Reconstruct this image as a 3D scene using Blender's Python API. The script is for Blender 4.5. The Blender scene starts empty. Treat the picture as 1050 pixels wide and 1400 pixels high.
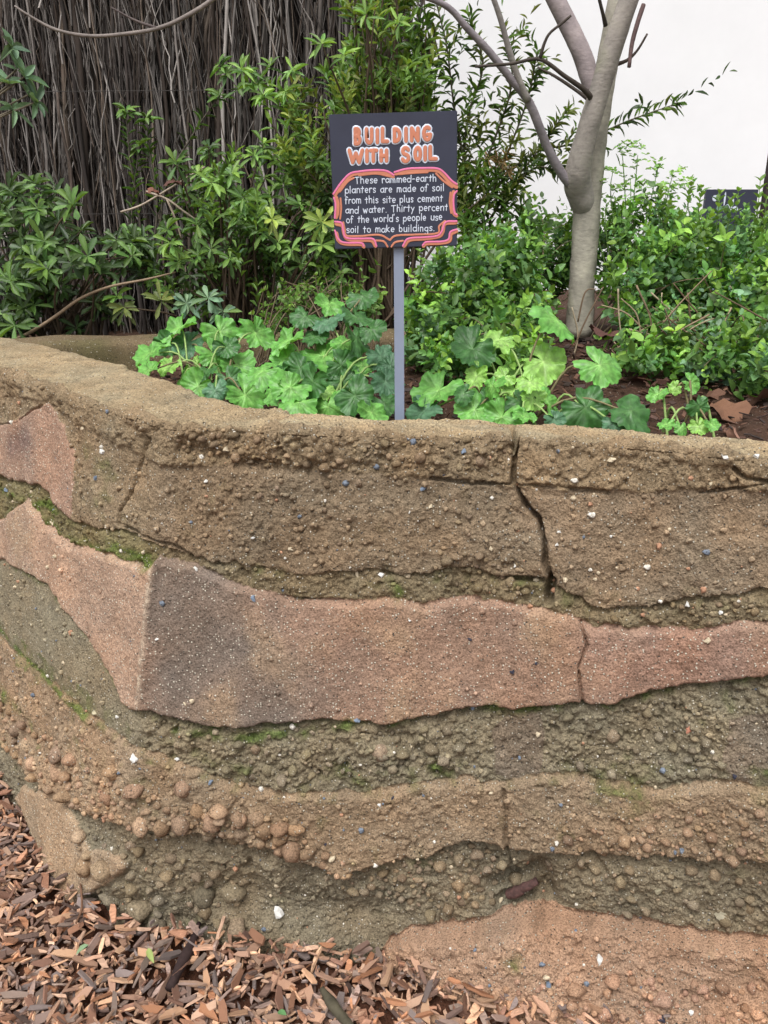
import bpy, math, random
import numpy as np
from mathutils import Vector, Matrix

random.seed(7); RNG = np.random.default_rng(11)
S = bpy.context.scene
COL = S.collection

# ------------------------------------------------------------------ camera, sky, sun, exposure
CAM_H, PITCH, FPX, CX, CY = 1.4, math.radians(20), 1133.0, 525.0, 700.0
cd = bpy.data.cameras.new('camera'); cam = bpy.data.objects.new('camera', cd); COL.objects.link(cam)
cam.location = (0, 0, CAM_H); cam.rotation_euler = (math.radians(90) - PITCH, 0, 0)
cd.sensor_fit = 'VERTICAL'; cd.sensor_height = 24; cd.lens = 24 * FPX / 1400
cd.clip_start = 0.02; cd.clip_end = 500
S.camera = cam
S.cycles.max_bounces = 6; S.cycles.diffuse_bounces = 3; S.cycles.glossy_bounces = 2
SUN_EL, SUN_AZ = math.radians(63), math.radians(200)     # overcast: soft light from above and behind the viewer
W = bpy.data.worlds.new('World'); S.world = W; W.use_nodes = True
wn = W.node_tree.nodes; wl = W.node_tree.links; wn.clear()
sky = wn.new('ShaderNodeTexSky'); sky.sky_type = 'NISHITA'; sky.sun_disc = False
sky.sun_elevation = SUN_EL; sky.sun_rotation = SUN_AZ; sky.dust_density = 4; sky.air_density = 1.0
hs = wn.new('ShaderNodeHueSaturation'); hs.inputs['Saturation'].default_value = 0.16
bg = wn.new('ShaderNodeBackground'); bg.inputs[1].default_value = 0.14
wo = wn.new('ShaderNodeOutputWorld')
wl.new(sky.outputs[0], hs.inputs['Color']); wl.new(hs.outputs[0], bg.inputs[0]); wl.new(bg.outputs[0], wo.inputs[0])
sl = bpy.data.lights.new('sun', 'SUN'); sl.energy = 1.5; sl.angle = math.radians(25); sl.color = (1, .985, .96)
so = bpy.data.objects.new('sun', sl); COL.objects.link(so)
sd = Vector((math.sin(SUN_AZ) * math.cos(SUN_EL), math.cos(SUN_AZ) * math.cos(SUN_EL), math.sin(SUN_EL)))
so.rotation_euler = sd.to_track_quat('Z', 'Y').to_euler(); so.location = sd * 8
S.view_settings.view_transform = 'Standard'; S.view_settings.look = 'None'
S.view_settings.exposure = 0.62; S.view_settings.gamma = 1; S.view_settings.use_curve_mapping = False

# ------------------------------------------------------------------ surveying helpers (photo point + distance -> place)
CP, SP = math.cos(PITCH), math.sin(PITCH)
def ray(u, v):
    x = (u - CX) / FPX; y = (CY - v) / FPX
    return Vector((x, CP + y * SP, -SP + y * CP))
def at(u, v, Y):
    d = ray(u, v); return Vector((0, 0, CAM_H)) + d * (Y / d.y)
def on_z(u, v, z):
    d = ray(u, v); return Vector((0, 0, CAM_H)) + d * ((z - CAM_H) / d.z)
def depth(p): return p[1] * CP - (p[2] - CAM_H) * SP
def mpp(p): return depth(p) / FPX              # metres for one photo pixel there

def lin(r, g, b, k=1.0):
    f = lambda c: (c / 12.92 if c <= .04045 else ((c + .055) / 1.055) ** 2.4)
    return np.array([f(r / 255) * k, f(g / 255) * k, f(b / 255) * k])

# ------------------------------------------------------------------ numpy noise
def _h(ix, iy, iz, seed):
    h = (ix.astype(np.uint32) * np.uint32(374761393) + iy.astype(np.uint32) * np.uint32(668265263)
         + iz.astype(np.uint32) * np.uint32(2147483647) + np.uint32((seed * 974711) & 0xffffffff))
    h = (h ^ (h >> np.uint32(13))) * np.uint32(1274126177)
    h = (h ^ (h >> np.uint32(16))) * np.uint32(2246822519)
    return ((h ^ (h >> np.uint32(15))) & np.uint32(0xffffff)).astype(np.float64) / 0xffffff
def vnoise(p, seed=0):
    i = np.floor(p).astype(np.int64); f = p - i; f = f * f * (3 - 2 * f)
    r = 0
    for dx in (0, 1):
        for dy in (0, 1):
            for dz in (0, 1):
                w = (f[..., 0] if dx else 1 - f[..., 0]) * (f[..., 1] if dy else 1 - f[..., 1]) * (f[..., 2] if dz else 1 - f[..., 2])
                r = r + w * _h(i[..., 0] + dx, i[..., 1] + dy, i[..., 2] + dz, seed)
    return r * 2 - 1
def fbm(p, octs=4, seed=0, gain=.5):
    a, s, t = 1.0, 0, 0
    for o in range(octs):
        s = s + a * vnoise(p * (2.03 ** o) + 17.3 * o, seed + o); t += a; a *= gain
    return s / t
def domes(s, q, cell, keep, seed):
    """rounded lumps scattered over a plane: height in cells"""
    x, y = s / cell, q / cell; ix, iy = np.floor(x).astype(np.int64), np.floor(y).astype(np.int64)
    out = np.zeros_like(x); z0 = np.zeros_like(ix)
    for dx in (-1, 0, 1):
        for dy in (-1, 0, 1):
            jx, jy = ix + dx, iy + dy
            px = jx + .15 + .7 * _h(jx, jy, z0, seed); py = jy + .15 + .7 * _h(jx, jy, z0, seed + 1)
            r = .25 + .4 * _h(jx, jy, z0, seed + 2); k = _h(jx, jy, z0, seed + 3) < keep
            d2 = (x - px) ** 2 + (y - py) ** 2
            out = np.maximum(out, np.where(k, np.sqrt(np.maximum(0, r * r - d2)), 0))
    return out
def sstep(a, b, x):
    t = np.clip((x - a) / (b - a), 0, 1); return t * t * (3 - 2 * t)

# ------------------------------------------------------------------ object helpers
def link(o, parent=None):
    COL.objects.link(o)
    if parent: o.parent = parent
    return o
def tag(o, label=None, cat=None, group=None, kind=None):
    if label: o['label'] = label
    if cat: o['category'] = cat
    if group: o['group'] = group
    if kind: o['kind'] = kind
    return o
def empty(name, loc, label, cat, group=None):
    o = bpy.data.objects.new(name, None); o.location = loc; o.empty_display_size = .05
    link(o); return tag(o, label, cat, group)
def to_local(o, parent):
    """child built in world coordinates: cancel the parent's placement"""
    o.matrix_parent_inverse = Matrix.Translation(parent.location).inverted() if parent.parent is None else \
        Matrix.Translation(parent.parent.location if parent.parent else (0, 0, 0)).inverted()
def mesh_np(name, V, F, tint=None, smooth=True):
    me = bpy.data.meshes.new(name)
    V = np.asarray(V, dtype=np.float32)
    if isinstance(F, np.ndarray):
        n, k = F.shape
        me.vertices.add(len(V)); me.vertices.foreach_set('co', V.ravel())
        me.loops.add(n * k); me.loops.foreach_set('vertex_index', F.astype(np.int32).ravel())
        me.polygons.add(n); me.polygons.foreach_set('loop_start', np.arange(0, n * k, k, dtype=np.int32))
        me.update(calc_edges=True)
    else:
        me.from_pydata(V.tolist(), [], F); me.update()
    me.polygons.foreach_set('use_smooth', np.full(len(me.polygons), smooth))
    if tint is not None:
        a = me.attributes.new('tint', 'FLOAT_COLOR', 'POINT')
        t = np.asarray(tint, dtype=np.float32)
        if t.ndim == 1: t = np.tile(t, (len(V), 1))
        a.data.foreach_set('color', np.hstack([t, np.ones((len(t), 1), np.float32)]).astype(np.float32).ravel())
    return me
def obj(name, me, mat, parent=None, world=True):
    o = bpy.data.objects.new(name, me)
    if mat is not None and not me.materials: me.materials.append(mat)
    link(o, parent)
    if parent is not None and world: to_local(o, parent)
    return o
class MB:
    """collects pieces into one mesh"""
    def __init__(s): s.V = []; s.F = []; s.T = []; s.n = 0
    def add(s, V, F, tint=(.5, .5, .5)):
        V = np.asarray(V, float); s.V.append(V); s.F += [tuple(i + s.n for i in f) for f in F]
        s.T.append(np.tile(np.asarray(tint, float), (len(V), 1)) if np.ndim(tint) == 1 else np.asarray(tint)); s.n += len(V)
    def tube(s, pts, rad, sides=6, tint=(.5, .5, .5), rough=0, flat=None, cap=True):
        V, F = tube(pts, rad, sides, rough, flat, cap); s.add(V, F, tint)
    def box(s, c, half, rot=None, tint=(.5, .5, .5)):
        c = Vector(c); V = []
        for x in (-1, 1):
            for y in (-1, 1):
                for z in (-1, 1):
                    p = Vector((x * half[0], y * half[1], z * half[2]))
                    V.append((rot @ p if rot else p) + c)
        s.add([tuple(v) for v in V], [(0, 1, 3, 2), (4, 6, 7, 5), (0, 4, 5, 1), (2, 3, 7, 6), (0, 2, 6, 4), (1, 5, 7, 3)], tint)
    def mesh(s, name, smooth=True):
        return mesh_np(name, np.vstack(s.V), s.F, np.vstack(s.T), smooth)
def tube(pts, rad, sides=6, rough=0, flat=None, cap=True):
    P = np.array([tuple(p) for p in pts], float); n = len(P)
    rad = np.broadcast_to(np.asarray(rad, float), (n,)) if np.ndim(rad) == 0 else np.interp(np.linspace(0, 1, n), np.linspace(0, 1, len(rad)), rad)
    T = np.gradient(P, axis=0); T /= np.linalg.norm(T, axis=1)[:, None] + 1e-12
    up = np.array([0, 0, 1.]) if abs(T[0, 2]) < .9 else np.array([1., 0, 0])
    if flat is not None: up = np.array(flat[0], float)
    N = np.zeros_like(P); B = np.zeros_like(P)
    for i in range(n):
        b = np.cross(T[i], up); b /= np.linalg.norm(b) + 1e-12
        N[i] = np.cross(b, T[i]); B[i] = b
        if flat is None: up = N[i]
    ang = np.linspace(0, 2 * np.pi, sides, endpoint=False)
    ca, sa = np.cos(ang), np.sin(ang)
    k = flat[1] if flat else 1.0
    V = P[:, None] + rad[:, None, None] * (ca[None, :, None] * B[:, None] + k * sa[None, :, None] * N[:, None])
    if rough:
        nz = fbm(V * (1 / 0.03), 3, 5); V = V + (V - P[:, None]) * (rough * nz)[..., None]
    V = V.reshape(-1, 3); F = []
    for i in range(n - 1):
        for j in range(sides):
            a, b2 = i * sides + j, i * sides + (j + 1) % sides
            F.append((a, b2, b2 + sides, a + sides))
    if cap: F.append(tuple(range(sides - 1, -1, -1))); F.append(tuple((n - 1) * sides + j for j in range(sides)))
    return V, F
def spline(pts, n=24):
    P = np.array([tuple(p) for p in pts], float)
    if len(P) == 2: return [P[0] + (P[1] - P[0]) * t for t in np.linspace(0, 1, n)]
    Q = np.vstack([2 * P[0] - P[1], P, 2 * P[-1] - P[-2]]); out = []
    for t in np.linspace(0, len(P) - 1 - 1e-6, n):
        i = int(t); f = t - i; a, b, c, d = Q[i:i + 4]
        out.append(.5 * (2 * b + (c - a) * f + (2 * a - 5 * b + 4 * c - d) * f * f + (3 * b - a - 3 * c + d) * f ** 3))
    return out

# ------------------------------------------------------------------ materials
def new_mat(name):
    m = bpy.data.materials.new(name); m.use_nodes = True
    nt = m.node_tree; return m, nt, nt.nodes['Principled BSDF']
def nd(nt, t, **kw):
    n = nt.nodes.new(t)
    for k, v in kw.items():
        if k in n.inputs: n.inputs[k].default_value = v
        else: setattr(n, k, v)
    return n
def ramp(nt, fac, stops):
    r = nt.nodes.new('ShaderNodeValToRGB'); e = r.color_ramp.elements
    while len(e) < len(stops): e.new(.5)
    for x, (p, c) in zip(e, stops): x.position = p; x.color = (*c, 1) if len(c) == 3 else c
    nt.links.new(fac, r.inputs[0]); return r.outputs[0]
def mix(nt, a, b, fac, mode='MIX'):
    m = nt.nodes.new('ShaderNodeMix'); m.data_type = 'RGBA'; m.blend_type = mode
    for s, v in ((6, a), (7, b), (0, fac)):
        if hasattr(v, 'is_output') or isinstance(v, bpy.types.NodeSocket): nt.links.new(v, m.inputs[s])
        else: m.inputs[s].default_value = v if s == 0 else (*v, 1)
    return m.outputs[2]
def tint_src(nt, obj_color=False):
    if obj_color: return nt.nodes.new('ShaderNodeObjectInfo').outputs['Color']
    a = nt.nodes.new('ShaderNodeAttribute'); a.attribute_name = 'tint'; return a.outputs['Color']
def earth_mat(name, grit=.5, bump=.5, obj_color=False, scale=1.0):
    m, nt, b = new_mat(name); L = nt.links
    tc = nt.nodes.new('ShaderNodeTexCoord').outputs['Object']
    c = tint_src(nt, obj_color)
    n2 = nd(nt, 'ShaderNodeTexNoise', Scale=300 * scale, Detail=2, Roughness=.75); L.new(tc, n2.inputs['Vector'])
    c = mix(nt, c, ramp(nt, n2.outputs[0], [(.3, (.45, .43, .4)), (.48, (1, 1, 1)), (.7, (1.5, 1.47, 1.42))]), 1, 'MULTIPLY')
    v = nd(nt, 'ShaderNodeTexVoronoi', Scale=185 * scale); L.new(tc, v.inputs['Vector'])      # pale sand grains
    g1 = ramp(nt, v.outputs['Distance'], [(.22, (1, 1, 1)), (.34, (0, 0, 0))])
    g2 = nt.nodes.new('ShaderNodeSeparateColor'); L.new(v.outputs['Color'], g2.inputs[0])
    g3 = ramp(nt, g2.outputs[0], [(1 - .5 * grit, (0, 0, 0)), (1.02 - .5 * grit if grit < 1.9 else 1, (1, 1, 1))])
    gm = nd(nt, 'ShaderNodeMath', operation='MULTIPLY'); L.new(g1, gm.inputs[0]); L.new(g3, gm.inputs[1])
    c = mix(nt, c, (.58, .53, .43), gm.outputs[0])
    g4 = ramp(nt, g2.outputs[1], [(.91, (0, 0, 0)), (.93, (1, 1, 1))])                        # dark grains and pits
    gd = nd(nt, 'ShaderNodeMath', operation='MULTIPLY'); L.new(g1, gd.inputs[0]); L.new(g4, gd.inputs[1])
    c = mix(nt, c, (.075, .065, .055), gd.outputs[0])
    L.new(c, b.inputs['Base Color']); b.inputs['Roughness'].default_value = .95
    b.inputs['Specular IOR Level'].default_value = .15
    ha = nd(nt, 'ShaderNodeMath', operation='ADD'); L.new(n2.outputs[0], ha.inputs[0]); L.new(gm.outputs[0], ha.inputs[1])
    hb = nd(nt, 'ShaderNodeMath', operation='SUBTRACT'); L.new(ha.outputs[0], hb.inputs[0]); L.new(gd.outputs[0], hb.inputs[1])
    bp = nd(nt, 'ShaderNodeBump', Strength=bump, Distance=.004); L.new(hb.outputs[0], bp.inputs['Height']); L.new(bp.outputs[0], b.inputs['Normal'])
    return m
def plain_mat(name, col, rough=.6, var=.15, scale=40, bump=0, spec=.4, stretch=None):
    m, nt, b = new_mat(name); L = nt.links
    tc = nt.nodes.new('ShaderNodeTexCoord').outputs['Object']
    if stretch:
        mp = nd(nt, 'ShaderNodeMapping'); mp.inputs['Scale'].default_value = stretch; L.new(tc, mp.inputs[0]); tc = mp.outputs[0]
    n = nd(nt, 'ShaderNodeTexNoise', Scale=scale, Detail=5, Roughness=.65); L.new(tc, n.inputs['Vector'])
    base = tint_src(nt) if col is None else tuple(col)
    c = mix(nt, base, ramp(nt, n.outputs[0], [(.3, (1 - var,) * 3), (.7, (1 + var,) * 3)]), 1, 'MULTIPLY')
    L.new(c, b.inputs['Base Color']); b.inputs['Roughness'].default_value = rough; b.inputs['Specular IOR Level'].default_value = spec
    if bump:
        bp = nd(nt, 'ShaderNodeBump', Strength=bump, Distance=.004); L.new(n.outputs[0], bp.inputs['Height']); L.new(bp.outputs[0], b.inputs['Normal'])
    return m
def leaf_mat(name, rough=.42, trans=.25, var=.25, spec=.4, scale=60):
    m, nt, b = new_mat(name); L = nt.links
    tc = nt.nodes.new('ShaderNodeTexCoord').outputs['Object']
    n = nd(nt, 'ShaderNodeTexNoise', Scale=scale, Detail=3); L.new(tc, n.inputs['Vector'])
    c = mix(nt, tint_src(nt), ramp(nt, n.outputs[0], [(.3, (1 - var,) * 3), (.7, (1 + var,) * 3)]), 1, 'MULTIPLY')
    L.new(c, b.inputs['Base Color']); b.inputs['Roughness'].default_value = rough; b.inputs['Specular IOR Level'].default_value = spec
    t = nt.nodes.new('ShaderNodeBsdfTranslucent'); L.new(mix(nt, c, (1.25, 1.2, .5), 1, 'MULTIPLY'), t.inputs[0])
    bp = nd(nt, 'ShaderNodeBump', Strength=.25, Distance=.003); L.new(n.outputs[0], bp.inputs['Height']); L.new(bp.outputs[0], b.inputs['Normal'])
    ms = nt.nodes.new('ShaderNodeMixShader'); ms.inputs[0].default_value = trans
    L.new(b.outputs[0], ms.inputs[1]); L.new(t.outputs[0], ms.inputs[2])
    L.new(ms.outputs[0], nt.nodes['Material Output'].inputs[0]); return m

M_ROUGH = earth_mat('rammed_earth_crumbly', .42, 1.0)
M_FINE = earth_mat('rammed_earth_fine', .68, .7)
M_PEB = earth_mat('nodule_earth', .2, .5)
M_PEBO = earth_mat('nodule_earth_single', .3, .6, obj_color=True, scale=.018)
M_SOIL = earth_mat('dark_soil', .1, .9)
M_CHIP = plain_mat('wood_chip', None, .75, .3, 50, .5, .25, (1, 4, 4))
M_LEAF = leaf_mat('leaf', .45, .3, .3, .42); M_LEAFP = leaf_mat('leaf_pale', .55, .3, .2, .3)
M_HEUCH = leaf_mat('coral_bells_leaf', .42, .28, .4, .45, 3.5)
M_STEM = plain_mat('stem', None, .7, .25, 60, .3)
M_TWIG = plain_mat('grey_twig', None, .85, .35, 45, .5, .2, (1, 1, .25))
M_DEAD = plain_mat('dead_leaf', None, .7, .3, 50, .4)

# ------------------------------------------------------------------ the setting: ground, soil bank, plaster wall
ZT = 1.04
me = mesh_np('ground', [(-60, -60, -.03), (60, -60, -.03), (60, 60, -.03), (-60, 60, -.03)], [(0, 1, 2, 3)], lin(95, 72, 55))
tag(obj('ground', me, M_SOIL), kind='structure')

# plan of the planter: outer top edge, outer foot, inner top edge
KT = [(-1.80, 2.78), (-.925, 1.994), (-.64, 1.685), (-.385, 1.43), (-.159, 1.405), (.143, 1.365), (.39, 1.313), (.59, 1.226), (1.08, 1.0)]
KB = [(-1.85, 2.50), (-.99, 1.75), (-.74, 1.46), (-.55, 1.30), (-.22, 1.235), (.10, 1.205), (.37, 1.145), (.66, 1.07), (1.20, .82)]
KI = [(-1.60, 2.95), (-.79, 2.18), (-.50, 1.86), (-.26, 1.575), (-.15, 1.50), (.12, 1.455), (.40, 1.41), (.63, 1.32), (1.12, 1.08)]
KT, KB, KI = (np.array(k) for k in (KT, KB, KI))
mid = (KT + KB) / 2; cum = np.concatenate([[0], np.cumsum(np.linalg.norm(np.diff(mid, axis=0), axis=1))])
SC = cum[3]                                                         # the corner
vis = (cum[1] - .12, cum[7] + .1)
s_ax = np.concatenate([np.arange(0, vis[0], .02), np.arange(vis[0], SC, .0026), np.arange(SC, vis[1], .0021), np.arange(vis[1], cum[-1], .02)])
def path(K, sig=.022):
    fine = np.arange(0, cum[-1] + .002, .002)
    out = []
    k = np.exp(-.5 * (np.arange(-40, 41) * .002 / sig) ** 2); k /= k.sum()
    for c in (0, 1):
        y = np.interp(fine, cum, K[:, c]); yp = np.concatenate([2 * y[0] - y[40:0:-1], y, 2 * y[-1] - y[-2:-42:-1]])
        out.append(np.interp(s_ax, fine, np.convolve(yp, k, 'valid')))
    return np.stack(out, 1)
T2, B2, I2 = path(KT, .008), path(KB, .008), path(KI, .04)
RR = .010
_sn = lambda sd: fbm(np.stack([s_ax * 11, 0 * s_ax + sd, 0 * s_ax], 1), 3, sd)[:, None]
_o = T2 - I2; _o /= np.linalg.norm(_o, axis=1)[:, None]; T2 = T2 + _o * .014 * _sn(71); I2 = I2 + _o * .024 * _sn(72)      # chipped, uneven rim
zf = np.concatenate([np.arange(-.05, 0, .01), np.arange(0, ZT - RR, .0022)])
rows = [(0, z, z) for z in zf]
for a in np.linspace(0, 90, 14)[1:-1]: rows.append((1, math.radians(a), ZT - RR + RR * math.radians(a)))
q0 = ZT + RR * (math.pi / 2 - 1)
for t in np.linspace(0, 1, 56): rows.append((2, t, q0 + t * .17))
for a in np.linspace(0, 90, 6)[1:]: rows.append((3, math.radians(a), q0 + .18))
for h in np.linspace(.02, .14, 6): rows.append((4, h, q0 + .2))
NS, NR = len(s_ax), len(rows)
P = np.zeros((NR, NS, 3)); Q = np.zeros((NR, NS))
o2 = T2 - I2; o2 /= np.linalg.norm(o2, axis=1)[:, None]
for i, (k, a, q) in enumerate(rows):
    Q[i] = q
    if k == 0: P[i, :, :2] = B2 + (T2 - B2) * np.clip(a / ZT, -.1, 1); P[i, :, 2] = a
    elif k == 1: P[i, :, :2] = T2 - RR * (1 - math.cos(a)) * o2; P[i, :, 2] = ZT - RR + RR * math.sin(a)
    elif k == 2: P[i, :, :2] = (T2 - RR * o2) * (1 - a) + (I2 + RR * o2) * a; P[i, :, 2] = ZT
    elif k == 3: P[i, :, :2] = I2 + RR * (1 - math.sin(a)) * o2; P[i, :, 2] = ZT - RR * (1 - math.cos(a))
    else: P[i, :, :2] = I2; P[i, :, 2] = ZT - RR - a
SS = np.broadcast_to(s_ax[None], (NR, NS))
du = np.gradient(P, axis=1); dv = np.gradient(P, axis=0)
NRM = np.cross(du, dv); NRM /= np.linalg.norm(NRM, axis=2)[..., None] + 1e-12
# survey: photo points on the wall -> (along, up) coordinates of its surface
d_ = P[..., 1] * CP - (P[..., 2] - CAM_H) * SP; yc = P[..., 1] * SP + (P[..., 2] - CAM_H) * CP
U_ = CX + FPX * P[..., 0] / d_; V_ = CY - FPX * yc / d_
front = np.array([r[0] < 2 or (r[0] == 2) for r in rows])
Uf, Vf, Sf, Qf = (a[front][::2, ::2].ravel() for a in (U_, V_, SS, Q))
def sq(pts):
    out = []
    for u, v in pts:
        i = np.argmin((Uf - u) ** 2 + (Vf - v) ** 2); out.append((Sf[i], Qf[i]))
    return np.array(out)
def line(pts):
    a = sq(pts); a = a[np.argsort(a[:, 0])]; return np.interp(s_ax, a[:, 0], a[:, 1])[None]
def seg_dist(pts, closed=False):
    a = sq(pts); best = np.full(SS.shape, 9.0)
    prs = list(zip(a[:-1], a[1:])) + ([(a[-1], a[0])] if closed else [])
    for p, q in prs:
        e = q - p; t = np.clip(((SS - p[0]) * e[0] + (Q - p[1]) * e[1]) / (e @ e + 1e-12), 0, 1)
        best = np.minimum(best, np.hypot(SS - p[0] - t * e[0], Q - p[1] - t * e[1]))
    return best
def inside(pts):
    a = sq(pts); r = np.zeros(WS.shape, bool)
    for p, q in zip(a, np.roll(a, -1, axis=0)):
        c = (p[1] > WQ) != (q[1] > WQ)
        with np.errstate(divide='ignore', invalid='ignore'):
            r ^= c & (WS < (q[0] - p[0]) * (WQ - p[1]) / (q[1] - p[1]) + p[0])
    return r
XYZ = np.stack([SS, Q, np.zeros_like(Q)], 2)
n_big = fbm(XYZ * 6, 3, 1); n_med = fbm(XYZ * 22, 4, 2); n_sm = fbm(XYZ * 85, 3, 3); n_fine = vnoise(XYZ * 260, 4)
wob = fbm(XYZ * 30, 3, 9) * .008 + fbm(XYZ * 110, 2, 8) * .003
WS, WQ = SS + fbm(XYZ * 30 + 50, 3, 19) * .006, Q + wob

L0 = line([(-60, 470), (0, 530), (80, 556), (150, 600), (240, 640), (330, 632), (400, 640), (500, 650), (590, 656), (640, 660), (705, 662), (770, 668), (880, 672), (960, 668), (1050, 668)])   # foot of the rim crust
L1 = line([(-60, 740), (0, 712), (40, 684), (60, 718), (100, 745), (150, 760), (200, 781), (215, 767), (250, 770), (300, 790), (345, 808), (400, 822), (460, 826), (530, 822), (580, 828), (640, 818), (700, 830), (745, 836), (790, 846), (810, 862), (850, 858), (900, 860), (950, 862), (1000, 858), (1060, 850)])
L2 = line([(-60, 740), (0, 762), (40, 782), (80, 816), (120, 870), (150, 920), (172, 960), (190, 972), (210, 976), (250, 985), (300, 995), (350, 994), (365, 988), (400, 987), (450, 984), (520, 990), (560, 985), (600, 975), (640, 965), (700, 966), (760, 965), (800, 960), (840, 964), (860, 955), (900, 945), (940, 938), (1000, 930), (1060, 925)])
L3 = line([(-60, 820), (0, 872), (50, 915), (100, 955), (140, 990), (165, 1008), (215, 1035), (280, 1060), (330, 1078), (390, 1088), (450, 1090), (520, 1088), (560, 1078), (600, 1073), (640, 1063), (660, 1072), (690, 1075), (740, 1062), (780, 1062), (850, 1075), (900, 1085), (950, 1075), (1000, 1075), (1060, 1088)])
L4 = line([(-60, 950), (0, 1012), (45, 1062), (100, 1105), (170, 1132), (250, 1142), (300, 1150), (380, 1165), (400, 1180), (470, 1200), (520, 1186), (590, 1170), (640, 1150), (690, 1165), (760, 1170), (850, 1170), (950, 1175), (1060, 1185)])
L5 = line([(-60, 1500), (0, 1500), (100, 1500), (300, 1500), (480, 1400), (530, 1310), (560, 1291), (600, 1282), (650, 1275), (700, 1268), (760, 1262), (800, 1268), (850, 1275), (900, 1282), (1000, 1297), (1060, 1305)])
i5 = np.argmin(abs(Uf - 520) + abs(Vf - 1310)); L5 = np.where(s_ax[None] < Sf[i5], -1.0, L5)
Lm = line([(-60, 640), (0, 649), (60, 666), (85, 695), (100, 712), (130, 722), (165, 722), (215, 745), (260, 760), (330, 770), (420, 785), (500, 780), (580, 780), (640, 775), (690, 790), (745, 790), (790, 815), (830, 832), (900, 825), (980, 815), (1060, 800)])  # rubble band above the red layer
R1 = inside([(-40, 560), (0, 582), (40, 566), (66, 553), (88, 585), (104, 620), (105, 665), (100, 712), (78, 685), (60, 665), (0, 648), (-40, 640)])
TAN = inside([(30, 1075), (78, 1090), (100, 1110), (122, 1160), (160, 1168), (170, 1190), (140, 1212), (112, 1226), (100, 1262), (80, 1225), (52, 1160), (20, 1090)])
GREY = inside([(700, 966), (672, 1000), (676, 1060), (700, 1068), (735, 1062), (742, 1010), (735, 966)]) | inside([(1000, 985), (985, 1045), (1010, 1075), (1080, 1085), (1080, 975)])
right = sstep(SC - .06, SC + .05, SS)                               # 0 on the left face, 1 on the long face
# layer ids
RIM, UP, RUB, RED, BAND, ORG, LOW, BASE, PATCH, TANP = range(10)
lay = np.full(Q.shape, UP)
lay[WQ > L0] = RIM
lay[(WQ < Lm)] = RUB
lay[WQ < L1] = RED; lay[WQ < L2] = BAND; lay[WQ < L3] = ORG; lay[WQ < L4] = LOW; lay[Q + wob * .35 < L5] = BASE
lay[R1] = PATCH; lay[TAN] = TANP
# relief of every layer
OFF = np.array([.004, .0, -.006, .008, -.009, .004, -.016, .010, .005, .004])
off = OFF[lay]
leftface = 1 - right
off = np.where(lay == BAND, off * right + .0 * leftface, off)
off = np.where((lay == LOW), off - .012 * right * sstep(.35, .1, Q), off)
off = np.where((lay == BASE), off + .04 * sstep(.2, 0, Q) * sstep(Sf[i5], Sf[i5] + .25, SS) - .03 * sstep(Sf[i5] + .12, Sf[i5], SS), off)
off = np.where(GREY & (lay == BAND), -.008, off)
def blur(a, n):
    for _ in range(n):
        a = (a + np.roll(a, 1, 0) + np.roll(a, -1, 0) + np.roll(a, 1, 1) + np.roll(a, -1, 1)) / 5
    return a
off = blur(off, 4)
lay[(lay == LOW) & (Q + wob * .35 < L5 + .013) & (L5 > 0)] = BASE       # each ledge keeps the colour of the layer it belongs to
lay[(lay == BAND) & (WQ < L3 + .006)] = ORG; lay[(lay == RUB) & (WQ < L1 + .005)] = RED
AMP = np.array([.007, .006, .009, .0028, .009, .006, .009, .008, .0025, .003])[lay]
CRU = np.array([.6, .34, .7, .05, .85, .45, .7, .65, .05, .10])[lay]
smooth_left = leftface * (lay == BAND); AMP = AMP * (1 - .7 * smooth_left); CRU = CRU * (1 - .9 * smooth_left)
gz = GREY & (lay == BAND); CRU = np.where(gz, .35, CRU)
rimtop = np.array([r[0] >= 2 for r in rows])[:, None] & np.ones_like(Q, bool)
CRU = np.where(rimtop, .18, CRU); AMP = np.where(rimtop, .007, AMP)
smoothA = inside([(700, 700), (760, 660), (1080, 640), (1080, 800), (900, 820), (800, 800)]) | inside([(110, 590), (235, 620), (240, 740), (120, 720)])
CRU = np.where(smoothA & (lay == UP), .22, CRU)
AMP, CRU = blur(AMP, 4), blur(CRU, 4)
d1 = domes(SS, Q, .034, .5, 31); d2 = domes(SS + n_med * .01, Q, .017, .6, 41); d3 = domes(SS, Q + n_med * .01, .0095, .7, 51); d4 = domes(SS + n_med * .01, Q, .0058, .7, 61)
disp = off + n_big * (.010 - .006 * np.exp(-((SS - SC) / .12) ** 2)) + AMP * (n_med * .85 + n_sm * .3) + .0009 * n_fine * (1 + CRU)
disp += CRU * (.34 * .034 * d1 * sstep(-.1, .3, n_big + n_med) + .6 * .017 * d2 * sstep(-.5, .2, n_med) + .8 * .0095 * d3 + .6 * .0058 * d4)
pit = sstep(.30, .6, fbm(XYZ * 45 + 30, 3, 77)); disp -= CRU * pit * .012
# undercut lips, seams and cracks
def groove(dist, w, dep): return -dep * np.exp(-(dist / w) ** 2)
below = (L2 - WQ); disp += np.where((below > -.001) & (below < .02), -.013 * np.exp(-(below / .006) ** 2), 0) * (.35 + .65 * right)
below = (Lm - WQ); disp += np.where((below > 0) & (below < .03), -.008 * np.exp(-(below / .010) ** 2), 0) * sstep(-.5, .3, n_big + n_med)
below = (L1 - WQ); disp += groove(below, .005, .005)
below = (L3 - WQ); disp += groove(below, .005, .004)
below = (L5 - WQ); disp += np.where(L5 > 0, groove(below + .004, .006, .012), 0)
jit = wob * .9
def crack(pts, w, dep, ends=True):
    global disp
    d = seg_dist(pts) + jit * .45; disp += -dep * sstep(w * 1.6, w * .45, abs(d))
crack([(698, 580), (703, 612), (704, 640), (700, 660), (718, 688), (735, 708), (744, 740), (746, 770), (756, 795)], .0042, .035)
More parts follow.
